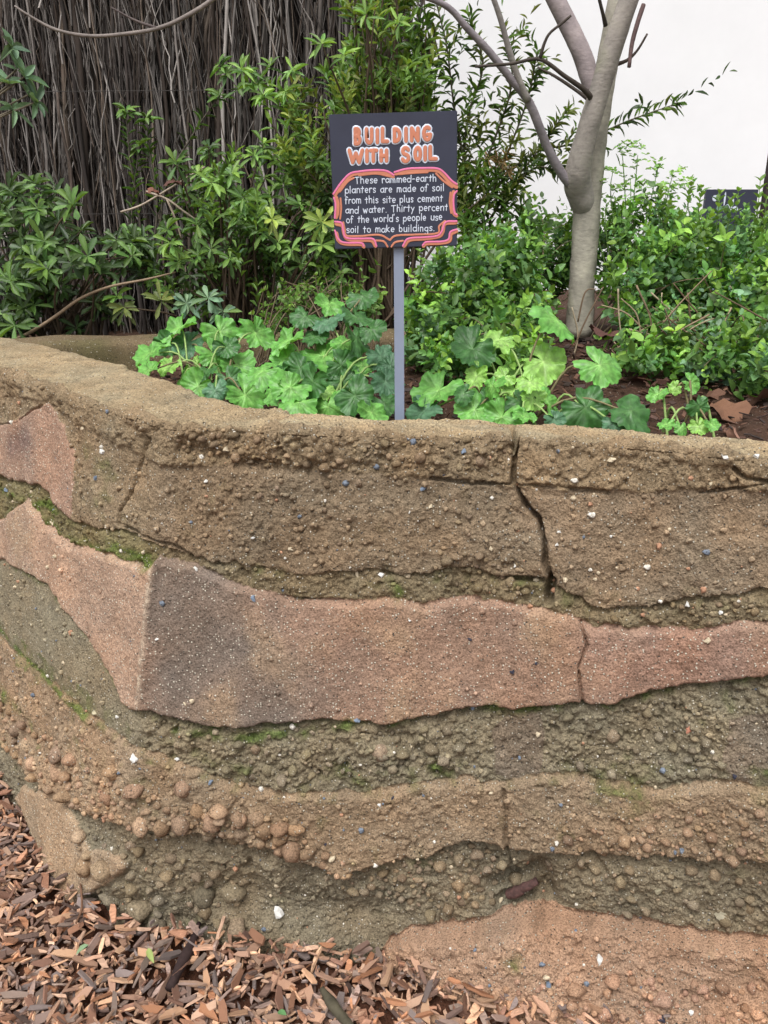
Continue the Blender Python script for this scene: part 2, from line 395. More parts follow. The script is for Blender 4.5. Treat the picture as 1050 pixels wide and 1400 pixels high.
crack([(756, 795), (750, 822)], .007, .04)
crack([(590, 656), (640, 660), (700, 663)], .0022, .013); crack([(704, 664), (740, 662), (775, 668), (830, 674)], .0022, .009)
crack([(955, 672), (1000, 668), (1050, 662)], .0025, .012); crack([(1005, 640), (1022, 655), (1050, 658)], .004, .016)
crack([(795, 850), (801, 880), (790, 912), (795, 945), (797, 962)], .0021, .012)
crack([(688, 1078), (693, 1110), (690, 1140), (692, 1170), (698, 1196)], .0026, .014)
crack([(203, 600), (190, 640), (184, 668), (168, 700), (166, 718)], .0034, .018)
crack([(166, 716), (200, 735), (240, 745), (262, 762)], .003, .013); crack([(0, 580), (25, 578), (60, 556)], .002, .01)
crack([(680, 790), (740, 792)], .0035, .014); crack([(375, 815), (470, 822)], .002, .006)
disp -= .05 * np.exp(-(seg_dist([(680, 1225), (735, 1205), (745, 1240), (690, 1250)]) / .022) ** 2)      # hollow round the embedded rod
disp -= .02 * np.exp(-(seg_dist([(120, 1245), (200, 1255), (260, 1290)]) / .03) ** 2)
disp -= .028 * np.exp(-(seg_dist([(300, 1240), (420, 1270), (520, 1265)]) / .05) ** 2)
disp -= .010 * np.exp(-(seg_dist([(250, 612), (330, 635), (420, 640), (520, 640)]) / .012) ** 2)
disp += .010 * n_med * np.exp(-((Q - ZT + .004) / .02) ** 2)                       # the broken edge of the rim
disp += .006 * np.exp(-(seg_dist([(218, 768), (205, 850), (192, 968)]) / .008) ** 2) * (lay == RED)
D = P + NRM * disp[..., None]
# colours of the earth
def desat3(c, k): return c * (1 - k) + k * (c @ np.array([.3, .55, .15]))[..., None]
def desat(c, k=.15): return c * (1 - k) + k * (c @ np.array([.3, .55, .15]))
CO = {RIM: (134, 113, 82), UP: (128, 108, 82), RUB: (122, 106, 76), RED: (146, 113, 91), BAND: (126, 115, 90), ORG: (146, 119, 84), LOW: (124, 112, 88), BASE: (164, 122, 86), PATCH: (154, 120, 98), TANP: (156, 129, 98)}
CT = np.array([desat(lin(*CO[i], 1.06), .28 if i in (ORG, BASE) else .16) for i in range(10)])[lay]
def tint_to(mask, rgb, k=1.06):
    global CT
    CT = CT * (1 - mask[..., None]) + desat(lin(*rgb, k)) * mask[..., None]
m_red = (lay == RED); rightc = sstep(SC - .008, SC + .010, SS + .25 * (WS - SS))
tint_to(m_red * (1 - rightc) * .85, (168, 136, 112))
vio = rightc * sstep(.17, .06, seg_dist([(240, 800), (300, 870), (280, 960), (350, 960)]) + n_med * .03)
tint_to(m_red * vio * .9, (118, 103, 92))
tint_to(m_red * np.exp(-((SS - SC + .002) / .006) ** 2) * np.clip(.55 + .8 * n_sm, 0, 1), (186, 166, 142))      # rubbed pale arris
tint_to(m_red * sstep(.1, .5, n_big + .3 * n_med) * .5, (150, 122, 88))
tint_to(m_red * sstep(.12, .02, seg_dist([(830, 890), (900, 900), (1050, 900)])) * .5, (146, 108, 92))
tint_to((lay == BAND) * (1 - right), (132, 120, 94))
tint_to((lay == PATCH) * sstep(.05, .0, seg_dist([(20, 610), (40, 600)]) + .01 * n_med) * .6, (105, 84, 84))
tint_to((lay == ORG) * leftface * .5, (156, 126, 94))
tint_to((lay == RUB) * leftface * .7, (116, 106, 62))
tint_to((lay == UP) * leftface * .6, (140, 118, 86))
tint_to((lay == UP) * smoothA * right * .5, (136, 116, 92))
tint_to(gz * .7, (118, 102, 88))
tint_to(rimtop * np.clip(.85 + .3 * n_med, 0, 1), (156, 137, 102))
tint_to((lay == LOW) * sstep(.0, .5, n_big) * .5, (116, 107, 84))
CT = CT * (1 + .14 * n_big + .20 * n_med + .22 * n_sm)[..., None]
hue = fbm(XYZ * 14 + 9, 3, 61)[..., None]; CT = CT * (1 + hue * np.array([.10, 0, -.10]))
# moss keeps to damp ledges and hollows
mo = np.zeros_like(Q)
mo = np.maximum(mo, np.where(np.abs(L2 - WQ - .006) < .02, 1 - abs(L2 - WQ - .006) / .02, 0) * .9)
mo = np.maximum(mo, (lay == RUB) * leftface * sstep(.05, .0, WQ - L1) * 1.1)
mo = np.maximum(mo, (lay == RUB) * right * .42)
mo = np.maximum(mo, np.where(np.abs(L3 - WQ + .012) < .03, .55, 0))
mo = np.maximum(mo, (lay == LOW) * .20); mo = np.maximum(mo, (lay == BAND) * right * .20)
mo = np.maximum(mo, np.where((lay == ORG), .30, 0)); mo = np.maximum(mo, np.where(lay == UP, .2, 0)); mo = np.maximum(mo, np.where(lay == BASE, .25, 0))
for pts, rad, k in (([(530, 790), (545, 815)], .02, 1.1), ([(330, 770), (380, 790)], .03, .7), ([(590, 1050), (620, 1065)], .02, 1.1), ([(460, 1050), (500, 1085)], .03, .9),
                    ([(990, 950), (1000, 970)], .015, 1.1), ([(960, 990)], .012, 1.), ([(240, 1000), (330, 1010), (480, 990)], .02, .9), ([(200, 775), (185, 760), (150, 740)], .018, 1.2),
                    ([(0, 945), (40, 970), (60, 1040)], .03, .9), ([(100, 715), (60, 690), (0, 670)], .018, 1.1), ([(120, 610), (150, 650), (135, 700)], .04, .6), ([(200, 545), (260, 560)], .03, .55),
                    ([(860, 825), (1000, 830)], .03, .55), ([(300, 1130), (380, 1135)], .02, .8), ([(280, 1040), (340, 1060)], .02, .8), ([(700, 1290), (740, 1320)], .03, .7), ([(0, 860), (60, 920), (120, 980)], .010, 1.1)):
    dd = seg_dist(pts if len(pts) > 1 else [pts[0], (pts[0][0] + 3, pts[0][1] + 3)]); mo = np.maximum(mo, k * np.exp(-(dd / rad) ** 2))
mossn = fbm(XYZ * 48 + 5, 4, 91) * .9 + fbm(XYZ * 9, 2, 92) * .6
moss = sstep(.08, .75, mo * .66 + mossn * .5 - .2)
CT = desat3(CT, .14) * np.array([.97, .94, .89]); CT0 = CT.copy(); mg = (lin(80, 90, 40, .85) * (1 - sstep(.5, .95, moss))[..., None] + lin(80, 104, 38, .9) * sstep(.5, .95, moss)[..., None]) * (1 + .5 * n_sm)[..., None]
CT = CT * (1 - moss[..., None] * .75) + mg * moss[..., None] * .75
D = D + NRM * (moss * .002 * np.maximum(n_sm, 0))[..., None]
CT = np.clip(CT, .01, .9)

planter = empty('rammed_earth_planter', (0, 1.3, 0), 'cracked rammed earth planter with wavy red, tan and olive layers', 'planter')
idx = np.arange(NR * NS).reshape(NR, NS)
quads = np.stack([idx[:-1, :-1], idx[:-1, 1:], idx[1:, 1:], idx[1:, :-1]], -1).reshape(-1, 4)
ql = lay[:-1, :-1].ravel()
PN = {RIM: ('rim_crust', 'pale crumbly crust along the top rim', M_ROUGH), UP: ('earth_layer', 'brown crumbly upper layer with dark crack', M_ROUGH), RUB: ('earth_layer', 'thin mossy rubble layer above the red band', M_ROUGH),
      RED: ('earth_layer', 'smooth reddish brown middle layer', M_FINE), BAND: ('earth_layer', 'grey olive layer under the red band', M_ROUGH), ORG: ('earth_layer', 'orange tan sandy layer with round nodules', M_ROUGH),
      LOW: ('earth_layer', 'dark olive recessed lower layer', M_ROUGH), BASE: ('earth_layer', 'orange layer bulging out at the foot', M_ROUGH), PATCH: ('smooth_patch', 'pinkish smooth patch under the left rim', M_FINE), TANP: ('smooth_patch', 'smooth tan patch low on the left face', M_FINE)}
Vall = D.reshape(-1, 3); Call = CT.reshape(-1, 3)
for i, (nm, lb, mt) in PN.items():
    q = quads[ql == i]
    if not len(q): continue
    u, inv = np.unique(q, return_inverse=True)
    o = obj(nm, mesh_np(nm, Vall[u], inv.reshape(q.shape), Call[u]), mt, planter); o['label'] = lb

# wall point lookup for things set into the face
def wall_pt(u, v):
    i = np.argmin((U_[:len(zf) + 40] - u) ** 2 + (V_[:len(zf) + 40] - v) ** 2); r, c = divmod(i, NS)
    return Vector(D[r, c]), Vector(NRM[r, c]), CT0[r, c]
# nodules
def nodule_mesh(k):
    r = np.random.default_rng(100 + k); import bmesh
    bm = bmesh.new(); bmesh.ops.create_icosphere(bm, subdivisions=2, radius=1)
    V = np.array([v.co[:] for v in bm.verts]); F = [tuple(v.index for v in f.verts) for f in bm.faces]; bm.free()
    V = V * (1 + .55 * fbm(V * 1.3 + k * 7, 2, k) + .28 * fbm(V * 3.2 + k * 3, 2, k + 50))[:, None] * np.array([1, r.uniform(.75, 1.1), r.uniform(.65, 1)])
    return V, F
NOD = [nodule_mesh(k) for k in range(8)]
NODM = [mesh_np('pebble', V, F) for V, F in NOD]
for m_ in NODM: m_.materials.append(M_PEBO)
ZON = [([(0, 955), (60, 1000), (150, 1058), (260, 1112), (410, 1122), (425, 1165), (300, 1162), (180, 1135), (90, 1095), (0, 1015)], 230, 4, 15, .06),
       ([(240, 1000), (400, 1000), (560, 1000), (640, 985), (650, 1050), (560, 1070), (450, 1080), (330, 1065), (240, 1030)], 70, 3, 10, 0),
       ([(430, 1160), (520, 1195), (640, 1160), (700, 1190), (700, 1245), (600, 1265), (500, 1250), (430, 1200)], 90, 3, 10, .08),
       ([(730, 1180), (1050, 1190), (1050, 1290), (900, 1275), (740, 1255)], 50, 3, 10, .05),
       ([(760, 1130), (900, 1110), (1050, 1100), (1050, 1180), (900, 1172), (770, 1165)], 80, 3, 9, .06),
       ([(690, 1310), (1050, 1340), (1050, 1400), (760, 1400), (690, 1340)], 90, 4, 14, .05),
       ([(240, 590), (420, 596), (690, 602), (690, 640), (500, 642), (380, 640), (255, 630)], 110, 3, 8, 0),
       ([(590, 745), (730, 770), (720, 815), (600, 805)], 40, 3, 9, 0),
       ([(110, 1140), (250, 1185), (330, 1230), (330, 1290), (190, 1275), (110, 1235)], 55, 4, 15, .04),
       ([(740, 985), (980, 955), (990, 1060), (900, 1075), (760, 1055)], 70, 3, 8, 0),
       ([(830, 830), (1050, 820), (1050, 850), (840, 852)], 40, 2.5, 6, .05),
       ([(240, 640), (700, 670), (700, 740), (450, 760), (300, 740)], 60, 2, 5, 0)]
def in_poly(x, y, pl):
    r = False
    for (x0, y0), (x1, y1) in zip(pl, pl[1:] + pl[:1]):
        if (y0 > y) != (y1 > y) and x < (x1 - x0) * (y - y0) / (y1 - y0) + x0: r = not r
    return r
nods = []
for pl, n, r0, r1, warm in ZON:
    xs = [p[0] for p in pl]; ys = [p[1] for p in pl]; k = 0; tries = 0
    while k < n and tries < 4000:
        tries += 1; u, v = random.uniform(min(xs), max(xs)), random.uniform(min(ys), max(ys))
        if not in_poly(u, v, pl): continue
        r = r0 + (r1 - r0) * random.random() ** 2.2
        if any((u - a) ** 2 + (v - b) ** 2 < (.8 * (r + c)) ** 2 for a, b, c, _ in nods): continue
        nods.append((u, v, r, warm)); k += 1
for u, v, r in ((250, 1078, 15), (185, 1078, 15), (330, 1120, 12), (360, 1135, 15), (385, 1130, 14), (300, 1105, 12), (290, 1125, 14), (222, 1128, 12), (270, 1108, 11), (470, 1320, 0), (180, 1258, 17), (205, 1280, 13), (265, 1245, 15), (305, 1242, 17), (160, 1055, 15), (520, 1030, 11), (345, 1028, 8), (710, 1200, 8), (840, 1010, 9)):
    if r: nods.append((u, v, r, .1 if v < 1160 else 0))
nods.sort(key=lambda t: -t[2])
mb = MB()
for k, (u, v, r, warm) in enumerate(nods):
    p, n, c = wall_pt(u, v); R_ = r * mpp(p)
    c = np.clip(c * random.uniform(.78, 1.2) * np.array([random.uniform(.97, 1.05), 1, random.uniform(.93, 1.07)]) * (1 + warm * np.array([1.0, 0, -.3])), 0, 1)
    rot = Matrix.Rotation(random.uniform(0, 6.28), 3, 'Z') @ Matrix.Rotation(random.uniform(-.5, .5), 3, 'X')
    pos = p + n * R_ * random.uniform(-.15, .35)
    if k < 290:
        o = bpy.data.objects.new('pebble', NODM[k % 8]); link(o, planter); o.parent = planter
        o.location = pos - planter.location; o.rotation_euler = rot.to_euler(); o.scale = (R_,) * 3; o.color = (*c, 1)
    else:
        V, F = NOD[k % 8]; mb.add((V * R_) @ np.array(rot).T + np.array(pos), F, c)
for k in range(4200):                                               # grit standing out of the crumbly layers
    s = random.randrange(0, NS - 1); r = random.randrange(6, len(zf) + 6)
    if lay[r, s] in (RED, PATCH, TANP) and random.random() < .85 or not (-30 < U_[r, s] < 1080): continue
    R_ = .0013 + .0045 * random.random() ** 3; V, F = NOD[k % 8]
    c = CT[r, s] * random.uniform(.9, 1.5)
    if random.random() < .15: c = lin(*random.choice([(205, 200, 190), (190, 175, 150), (110, 118, 130), (170, 130, 105)]))
    mb.add((V[:, [1, 2, 0]] * R_) + D[r, s] + NRM[r, s] * R_ * .3, F, c)
o = obj('grit', mb.mesh('grit'), M_PEB, planter); tag(o, kind='stuff')
# shell and stone fragments
def frag_mesh(k):
    r = np.random.default_rng(300 + k); n = 7; a = np.sort(r.uniform(0, 6.28, n)); rad = r.uniform(.6, 1.1, n)
    top = np.stack([rad * np.cos(a) * .8, rad * np.sin(a) * .8, .25 + r.uniform(-.1, .15, n)], 1); bot = np.stack([rad * np.cos(a), rad * np.sin(a), np.full(n, -.5)], 1)
    V = np.vstack([top, bot, [[0, 0, .4]]]); F = [(i, (i + 1) % n, 2 * n) for i in range(n)] + [(i + n, (i + 1) % n + n, (i + 1) % n, i) for i in range(n)]
    return V, F
M_STONE = plain_mat('stone_fragment', None, .6, .2, 90, .3)
WHT, CRM, BLU, DRK, PNK = (222, 220, 214), (205, 190, 162), (120, 134, 152), (52, 52, 66), (192, 132, 108)
FR = [(370, 1268, 11, WHT), (820, 1301, 9, WHT), (186, 1036, 8, WHT), (308, 614, 6, CRM), (282, 657, 5, WHT), (296, 612, 3, WHT), (635, 617, 6, BLU), (835, 627, 8, CRM), (990, 629, 7, WHT), (1033, 625, 6, WHT), (972, 660, 5, CRM),
      (580, 667, 8, BLU), (589, 693, 5, CRM), (606, 651, 3, DRK), (765, 727, 4, WHT), (762, 743, 4, WHT), (835, 733, 4, WHT), (487, 787, 7, CRM), (520, 788, 6, WHT), (670, 748, 5, CRM), (730, 795, 7, CRM), (939, 826, 6, WHT), (986, 836, 6, WHT),
      (269, 777, 5, WHT), (349, 816, 6, BLU), (217, 872, 4, WHT), (968, 873, 6, CRM), (703, 915, 5, DRK), (733, 904, 4, DRK), (643, 873, 4, DRK), (700, 917, 4, DRK), (490, 981, 6, BLU), (645, 972, 7, BLU), (580, 1003, 6, CRM), (735, 1007, 6, CRM),
      (833, 1031, 7, CRM), (924, 1000, 6, WHT), (941, 1000, 9, PNK), (709, 1040, 4, BLU), (1005, 1063, 6, DRK), (520, 1098, 5, WHT), (537, 1089, 4, DRK), (672, 1083, 5, CRM), (289, 1068, 6, BLU), (252, 1137, 6, BLU), (417, 1172, 9, CRM), (445, 1155, 4, DRK),
      (455, 1171, 8, CRM), (160, 979, 4, WHT), (70, 715, 7, CRM), (141, 618, 6, WHT), (137, 653, 5, BLU), (8, 670, 6, BLU), (255, 960, 4, CRM), (540, 1301, 6, WHT), (652, 1285, 4, BLU), (750, 1325, 8, BLU), (903, 1366, 8, DRK), (942, 1362, 6, WHT), (680, 1255, 6, CRM),
      (900, 1225, 8, (150, 142, 118)), (990, 1265, 12, (160, 152, 130)), (240, 1040, 5, WHT), (95, 1065, 5, WHT), (130, 975, 7, (190, 180, 150)), (560, 700, 3, WHT), (705, 775, 3, WHT), (345, 735, 4, WHT), (395, 752, 5, CRM), (560, 845, 3, WHT)]
FRM = [frag_mesh(k) for k in range(6)]; fmc = {}
for k, (u, v, r, c) in enumerate(FR):
    p, n, _ = wall_pt(u, v); R_ = r * mpp(p); key = (k % 6, c)
    if key not in fmc: fmc[key] = mesh_np('stone_fragment', *FRM[k % 6], lin(*c, .95), smooth=False); fmc[key].materials.append(M_STONE)
    o = bpy.data.objects.new('stone_fragment', fmc[key]); link(o, planter)
    o.location = p + n * R_ * .28 - planter.location; o.rotation_euler = (n.to_track_quat('Z', 'Y') @ Matrix.Rotation(random.uniform(0, 6.28), 3, 'Z').to_quaternion()).to_euler(); o.scale = (R_, R_ * random.uniform(.55, .85), R_ * .8)
# the rusty rod in its hollow
p, n, _ = wall_pt(712, 1232); k = mpp(p); ax = (at(735, 1216, p.y) - at(692, 1240, p.y)).normalized()
V, F = tube(spline([p - ax * 24 * k + n * .0, p - ax * 10 * k + n * .008, p + ax * 8 * k + n * .012, p + ax * 24 * k + n * .012], 22), [6 * k, 7.5 * k, 8 * k, 6 * k], 14, .9)
o = obj('embedded_rod', mesh_np('embedded_rod', V, F, lin(78, 54, 50)), plain_mat('rusty_rod', None, .8, .6, 110, 1.0), planter); o['label'] = 'dark rusty rod stub set in a hollow'

# back wall of the planter, seen over the rim
def swept_wall(name, pts, thick, z0, z1, seed, parent):
    pts = np.array(spline(pts, 160)); t = np.gradient(pts, axis=0); t /= np.linalg.norm(t, axis=1)[:, None]
    nn = np.stack([t[:, 1], -t[:, 0], 0 * t[:, 0]], 1)
    prof = [(0, z) for z in np.linspace(z0, z1 - .02, 16)] + [(-.006, z1 - .006), (-.02, z1)] + [(-x, z1) for x in np.linspace(.03, thick - .03, 8)] + [(-thick + .01, z1 - .01), (-thick, z1 - .03), (-thick, z0)]
    G = np.array([[pts[j] + nn[j] * a + np.array([0, 0, z]) for j in range(len(pts))] for a, z in prof])
    nz = fbm(G * 14, 4, seed); G = G + nn[None] * (nz * .012)[..., None]; G[..., 2] += fbm(G * 5, 3, seed + 3) * .012
    R, C = G.shape[:2]; ix = np.arange(R * C).reshape(R, C)
    q = np.stack([ix[:-1, :-1], ix[:-1, 1:], ix[1:, 1:], ix[1:, :-1]], -1).reshape(-1, 4)
    ms = sstep(-.1, .5, fbm(G * 9, 3, seed + 5))[..., None] * .45
    c = desat(lin(122, 104, 76, .95)) * (1 - ms) + lin(84, 90, 50, .8) * ms
    return obj(name, mesh_np(name, G.reshape(-1, 3), q, c.reshape(-1, 3)), M_ROUGH, parent)
o = swept_wall('back_wall', [(-1.55, 2.36, 0), (-1.1, 2.415, 0), (-.7, 2.47, 0), (-.28, 2.52, 0), (.15, 2.62, 0)], .16, .6, ZT - .002, 7, planter)

# soil inside and behind the planter
gx, gy = np.meshgrid(np.linspace(-1.9, 3.4, 180), np.linspace(1.2, 4.75, 130))
inn = np.interp(gx, I2[:, 0], I2[:, 1])
keep = gy > inn - .02
gz_ = .955 + fbm(np.stack([gx * 6, gy * 6, 0 * gx], 2), 3, 21) * .025 - .02 * sstep(2.4, 2.6, gy) + .05 * sstep(1.7, 2.6, gy) * sstep(-.1, .4, gx)
gyy = np.maximum(gy, inn - .03)
ix = np.arange(gx.size).reshape(gx.shape); q = np.stack([ix[:-1, :-1], ix[:-1, 1:], ix[1:, 1:], ix[1:, :-1]], -1)
ok = (keep[:-1, :-1] | keep[1:, :-1]); q = q[ok]
u, inv = np.unique(q, return_inverse=True)
soilV = np.stack([gx, gyy, gz_], 2).reshape(-1, 3)
soil = tag(obj('planter_soil', mesh_np('planter_soil', soilV[u], inv.reshape(q.shape), lin(70, 52, 42)), M_SOIL), kind='structure')
def soil_z(x, y): return .955 + .05 * float(sstep(1.7, 2.6, y) * sstep(-.1, .4, x)) + .01

# white plaster wall of the building behind
M_PLAS = plain_mat('white_plaster', (.86, .86, .87), .85, .04, 1.8, .15, .2)
mb = MB(); mb.box((2.0, 4.85, 2.2), (4.2, .12, 2.4))
tag(obj('plaster_wall', mb.mesh('plaster_wall', False), M_PLAS), 'plain white plaster building wall behind the garden', 'wall')

# ------------------------------------------------------------------ brush fence
FY = 3.35
fence = empty('brush_fence', (-1.0, FY, .9), 'tall grey brushwood fence of tangled upright sticks behind the shrubs', 'fence')
mb = MB(); mb.box((-1.3, FY + .22, 1.9), (1.4, .02, 1.05), tint=lin(28, 24, 22))  # dark sheet added to stand in for the shade between the sticks
o = obj('gap_shade_sheet', mb.mesh('gap_shade_sheet', False), M_TWIG, fence)
def stick_pts(x, y, z0, z1, lean, wav, n):
    t = np.linspace(0, 1, n); ph = random.uniform(0, 9); f1 = random.uniform(1.2, 3.2)
    kx = wav * np.cumsum(RNG.normal(0, 1, n)) * .35
    return np.stack([x + lean * (z1 - z0) * (t - .5) + wav * np.sin(ph + f1 * 6.28 * t) + kx - kx.mean(), y + wav * .6 * np.cos(ph * 2 + f1 * 5 * t), z0 + (z1 - z0) * t], 1)
TW = [(150, 142, 136), (120, 112, 106), (172, 164, 158), (100, 88, 80), (128, 114, 102), (84, 76, 72), (190, 182, 176)]
for k in range(290):
    x = random.uniform(-1.95, .08); r = random.choice([.003, .0035, .004, .005, .006, .008, .010]) * random.uniform(.8, 1.2)
    if k < 10: r = random.uniform(.011, .018)
    z0 = random.uniform(.75, 1.3) if random.random() < .5 else .8; z1 = z0 + random.uniform(.8, 1.9)
    pts = stick_pts(x, FY + random.uniform(-.06, .10) - r, z0, min(z1, 2.9), random.gauss(0, .06), random.uniform(.004, .014), 13)
    V, F = tube(pts, [r, r * .9, r * .55], 6, .25)
    o = obj('stick', mesh_np('stick', V, F, lin(*random.choice(TW), random.choice([.3, .4, .5, .7]))), M_TWIG, fence)  # stick tones lowered, putting the shade over the fence into their colour
NT, NP, SD = 5200, 14, 4                                            # the countless thin twigs
t = np.linspace(0, 1, NP)
x = RNG.uniform(-2.6, .1, NT); z0 = RNG.uniform(.75, 2.3, NT); ln = RNG.uniform(.25, 1.5, NT); y = FY + RNG.uniform(-.05, .18, NT)
ph = RNG.uniform(0, 6.28, (NT, 1)); fq = RNG.uniform(4, 16, (NT, 1)); am = RNG.uniform(.004, .02, (NT, 1)) * np.where(RNG.random((NT, 1)) < .4, 2.2, 1)
rw = np.cumsum(RNG.normal(0, .008, (NT, NP)), 1)
PX = x[:, None] + RNG.normal(0, .10, (NT, 1)) * ln[:, None] * (t - .5) + am * np.sin(ph + fq * t * ln[:, None]) + rw
PY = y[:, None] + am * .7 * np.cos(ph * 1.7 + fq * t) + rw[::-1] * .5
PZ = z0[:, None] + ln[:, None] * t
rr = (RNG.uniform(.0013, .0042, NT)[:, None] * (1 - .6 * t)[None])
ang = np.linspace(0, 2 * np.pi, SD, endpoint=False)
V = np.stack([PX[..., None] + rr[..., None] * np.cos(ang), PY[..., None] + rr[..., None] * np.sin(ang), PZ[..., None] + 0 * ang], -1)
base = (np.arange(NT)[:, None, None] * NP + np.arange(NP - 1)[None, :, None]) * SD; j = np.arange(SD)[None, None]
q = np.stack([base + j, base + (j + 1) % SD, base + SD + (j + 1) % SD, base + SD + j], -1).reshape(-1, 4)
tc = np.array([lin(*c, .8) for c in TW])[RNG.integers(0, len(TW), NT)] * np.where(RNG.random((NT, 1)) < .25, 1.05, RNG.uniform(.3, .9, (NT, 1)) ** 1.3)  # most twigs darkened as well, so their colour carries the fence's shade
tag(obj('twigs', mesh_np('twigs', V.reshape(-1, 3), q, np.repeat(tc, NP * SD, 0)), M_TWIG, fence), kind='stuff')
for v in (123, 291):
    V, F = tube(spline([at(-300, v + 6, FY - .09), at(100, v + 2, FY - .09), at(300, v, FY - .09), at(560, v - 6, FY - .07)], 20), .0012, 5)
    obj('wire', mesh_np('wire', V, F, lin(70, 66, 64)), M_TWIG, fence)

# ------------------------------------------------------------------ the bare tree
TY = 2.75
def px_tube(pts, rpx, Y, sides=16, n=28, rough=.12, Y2=None):
    P3 = [at(u, v, Y[i] if isinstance(Y, list) else Y if Y2 is None else Y + (Y2 - Y) * i / (len(pts) - 1)) for i, (u, v) in enumerate(pts)]
    sp = spline(P3, n); rad = [r * mpp(p) for r, p in zip(rpx, P3)]
    return tube(sp, rad, sides, rough)
def bark(name, moss=False):
    m, nt, b = new_mat(name); L = nt.links
    tc = nt.nodes.new('ShaderNodeTexCoord').outputs['Object']
    n1 = nd(nt, 'ShaderNodeTexNoise', Scale=14, Detail=5, Roughness=.6); L.new(tc, n1.inputs['Vector'])
    c = mix(nt, tint_src(nt), ramp(nt, n1.outputs[0], [(.3, (.7, .7, .7)), (.55, (1, 1, 1)), (.75, (1.3, 1.3, 1.26))]), 1, 'MULTIPLY')
    mp = nd(nt, 'ShaderNodeMapping'); mp.inputs['Scale'].default_value = (1, 1, 2.2); L.new(tc, mp.inputs[0])
    n2 = nd(nt, 'ShaderNodeTexNoise', Scale=45, Detail=4, Roughness=.7); L.new(mp.outputs[0], n2.inputs['Vector'])
    c = mix(nt, c, ramp(nt, n2.outputs[0], [(.3, (.8, .8, .8)), (.5, (1, 1, 1)), (.7, (1.15, 1.14, 1.12))]), .9, 'MULTIPLY')
    if moss:
        n3 = nd(nt, 'ShaderNodeTexNoise', Scale=7, Detail=5); L.new(tc, n3.inputs['Vector'])
        c = mix(nt, c, (.10, .12, .05), ramp(nt, n3.outputs[0], [(.58, (0, 0, 0)), (.8, (.6, .6, .6))]))
    L.new(c, b.inputs['Base Color']); b.inputs['Roughness'].default_value = .8; b.inputs['Specular IOR Level'].default_value = .2
    bp = nd(nt, 'ShaderNodeBump', Strength=.6, Distance=.004); L.new(n2.outputs[0], bp.inputs['Height']); L.new(bp.outputs[0], b.inputs['Normal'])
    return m
M_BARK = bark('bark_mossy', True); M_BARK2 = bark('bark_smooth')
tb = at(797, 440, TY)
tree = empty('bare_tree', (tb.x, tb.y, .95), 'leafless forked tree with smooth grey bark beside the white wall', 'tree')
def tpart(name, pts, rpx, tint, mat, dy=0, dy2=None, sides=14, n=26, rough=.1):
    V, F = px_tube(pts, rpx, [TY + q for q in dy] if isinstance(dy, list) else TY + dy, sides, n, rough, None if dy2 is None else TY + dy2)
    return obj(name, mesh_np(name, V, F, lin(*tint, .85)), mat, tree)
tpart('trunk', [(792, 460), (795, 400), (799, 340), (802, 290), (806, 240), (815, 180), (826, 110), (838, 40), (850, -40), (862, -160)], [19, 17.5, 18, 19, 18, 16, 15, 14, 13, 12], (172, 166, 152), M_BARK, .02, .10, 20, 50, .12)
tpart('limb', [(809, 335), (803, 300), (796, 274), (790, 252), (790, 234), (800, 190), (815, 140), (836, 70), (858, 5), (885, -70), (905, -150)], [5, 12, 17, 19, 17.5, 14.5, 14.2, 14, 13.5, 12, 10], (172, 164, 156), M_BARK, [.075, .05, .026, .005, -.02, -.045, -.065, -.09, -.11, -.13, -.14], None, 20, 52, .08)
tpart('limb', [(818, 140), (808, 112), (796, 75), (776, 32), (755, -10), (725, -80)], [8, 12.5, 13, 12.5, 12, 10], (166, 154, 154), M_BARK2, -.04, -.02, 18, 30, .07)
tpart('branch', [(797, 268), (770, 240), (750, 205), (738, 175), (722, 138), (700, 110), (670, 72), (640, 40), (610, 8), (560, -12), (480, -45)], [8, 6.5, 6, 6, 6, 5, 5, 4.6, 4.2, 3.8, 3], (150, 142, 146), M_BARK2, .0, -.25, 10, 44)
tpart('branch', [(722, 138), (708, 105), (695, 65), (684, 25), (670, -15), (655, -60)], [5, 4.4, 4.2, 4, 3.6, 3], (160, 154, 148), M_BARK2, -.11, -.2, 10, 24)
tpart('twig', [(812, 140), (800, 124), (772, 104), (738, 81), (700, 87), (650, 91)], [4.5, 3.6, 3, 2.6, 2.2, 1.8], (82, 74, 68), M_BARK2, -.07, -.22, 8, 20)
tpart('twig', [(738, 81), (744, 60), (752, 45), (768, 32), (781, 21)], [2.6, 2.2, 2, 1.8, 1.6], (82, 74, 68), M_BARK2, -.16, -.2, 8, 14)
tpart('twig', [(812, 142), (790, 125), (760, 105), (735, 92)], [3, 2.4, 2, 1.4], (82, 74, 68), M_BARK2, -.07, -.02, 8, 14)
tpart('twig', [(880, 6), (872, 30), (864, 60), (860, 92)], [3, 3.4, 3, 2.6], (104, 84, 82), M_BARK2, -.13, -.16, 8, 14)
tpart('twig', [(843, 88), (858, 82), (872, 68), (885, 46)], [3, 2.4, 1.8, 1.6], (104, 92, 88), M_BARK2, -.05, -.10, 8, 12)
tpart('twig', [(828, 35), (824, 18), (818, -6)], [3.4, 2.6, 2.2], (80, 74, 68), M_BARK2, -.02, -.06, 8, 10)
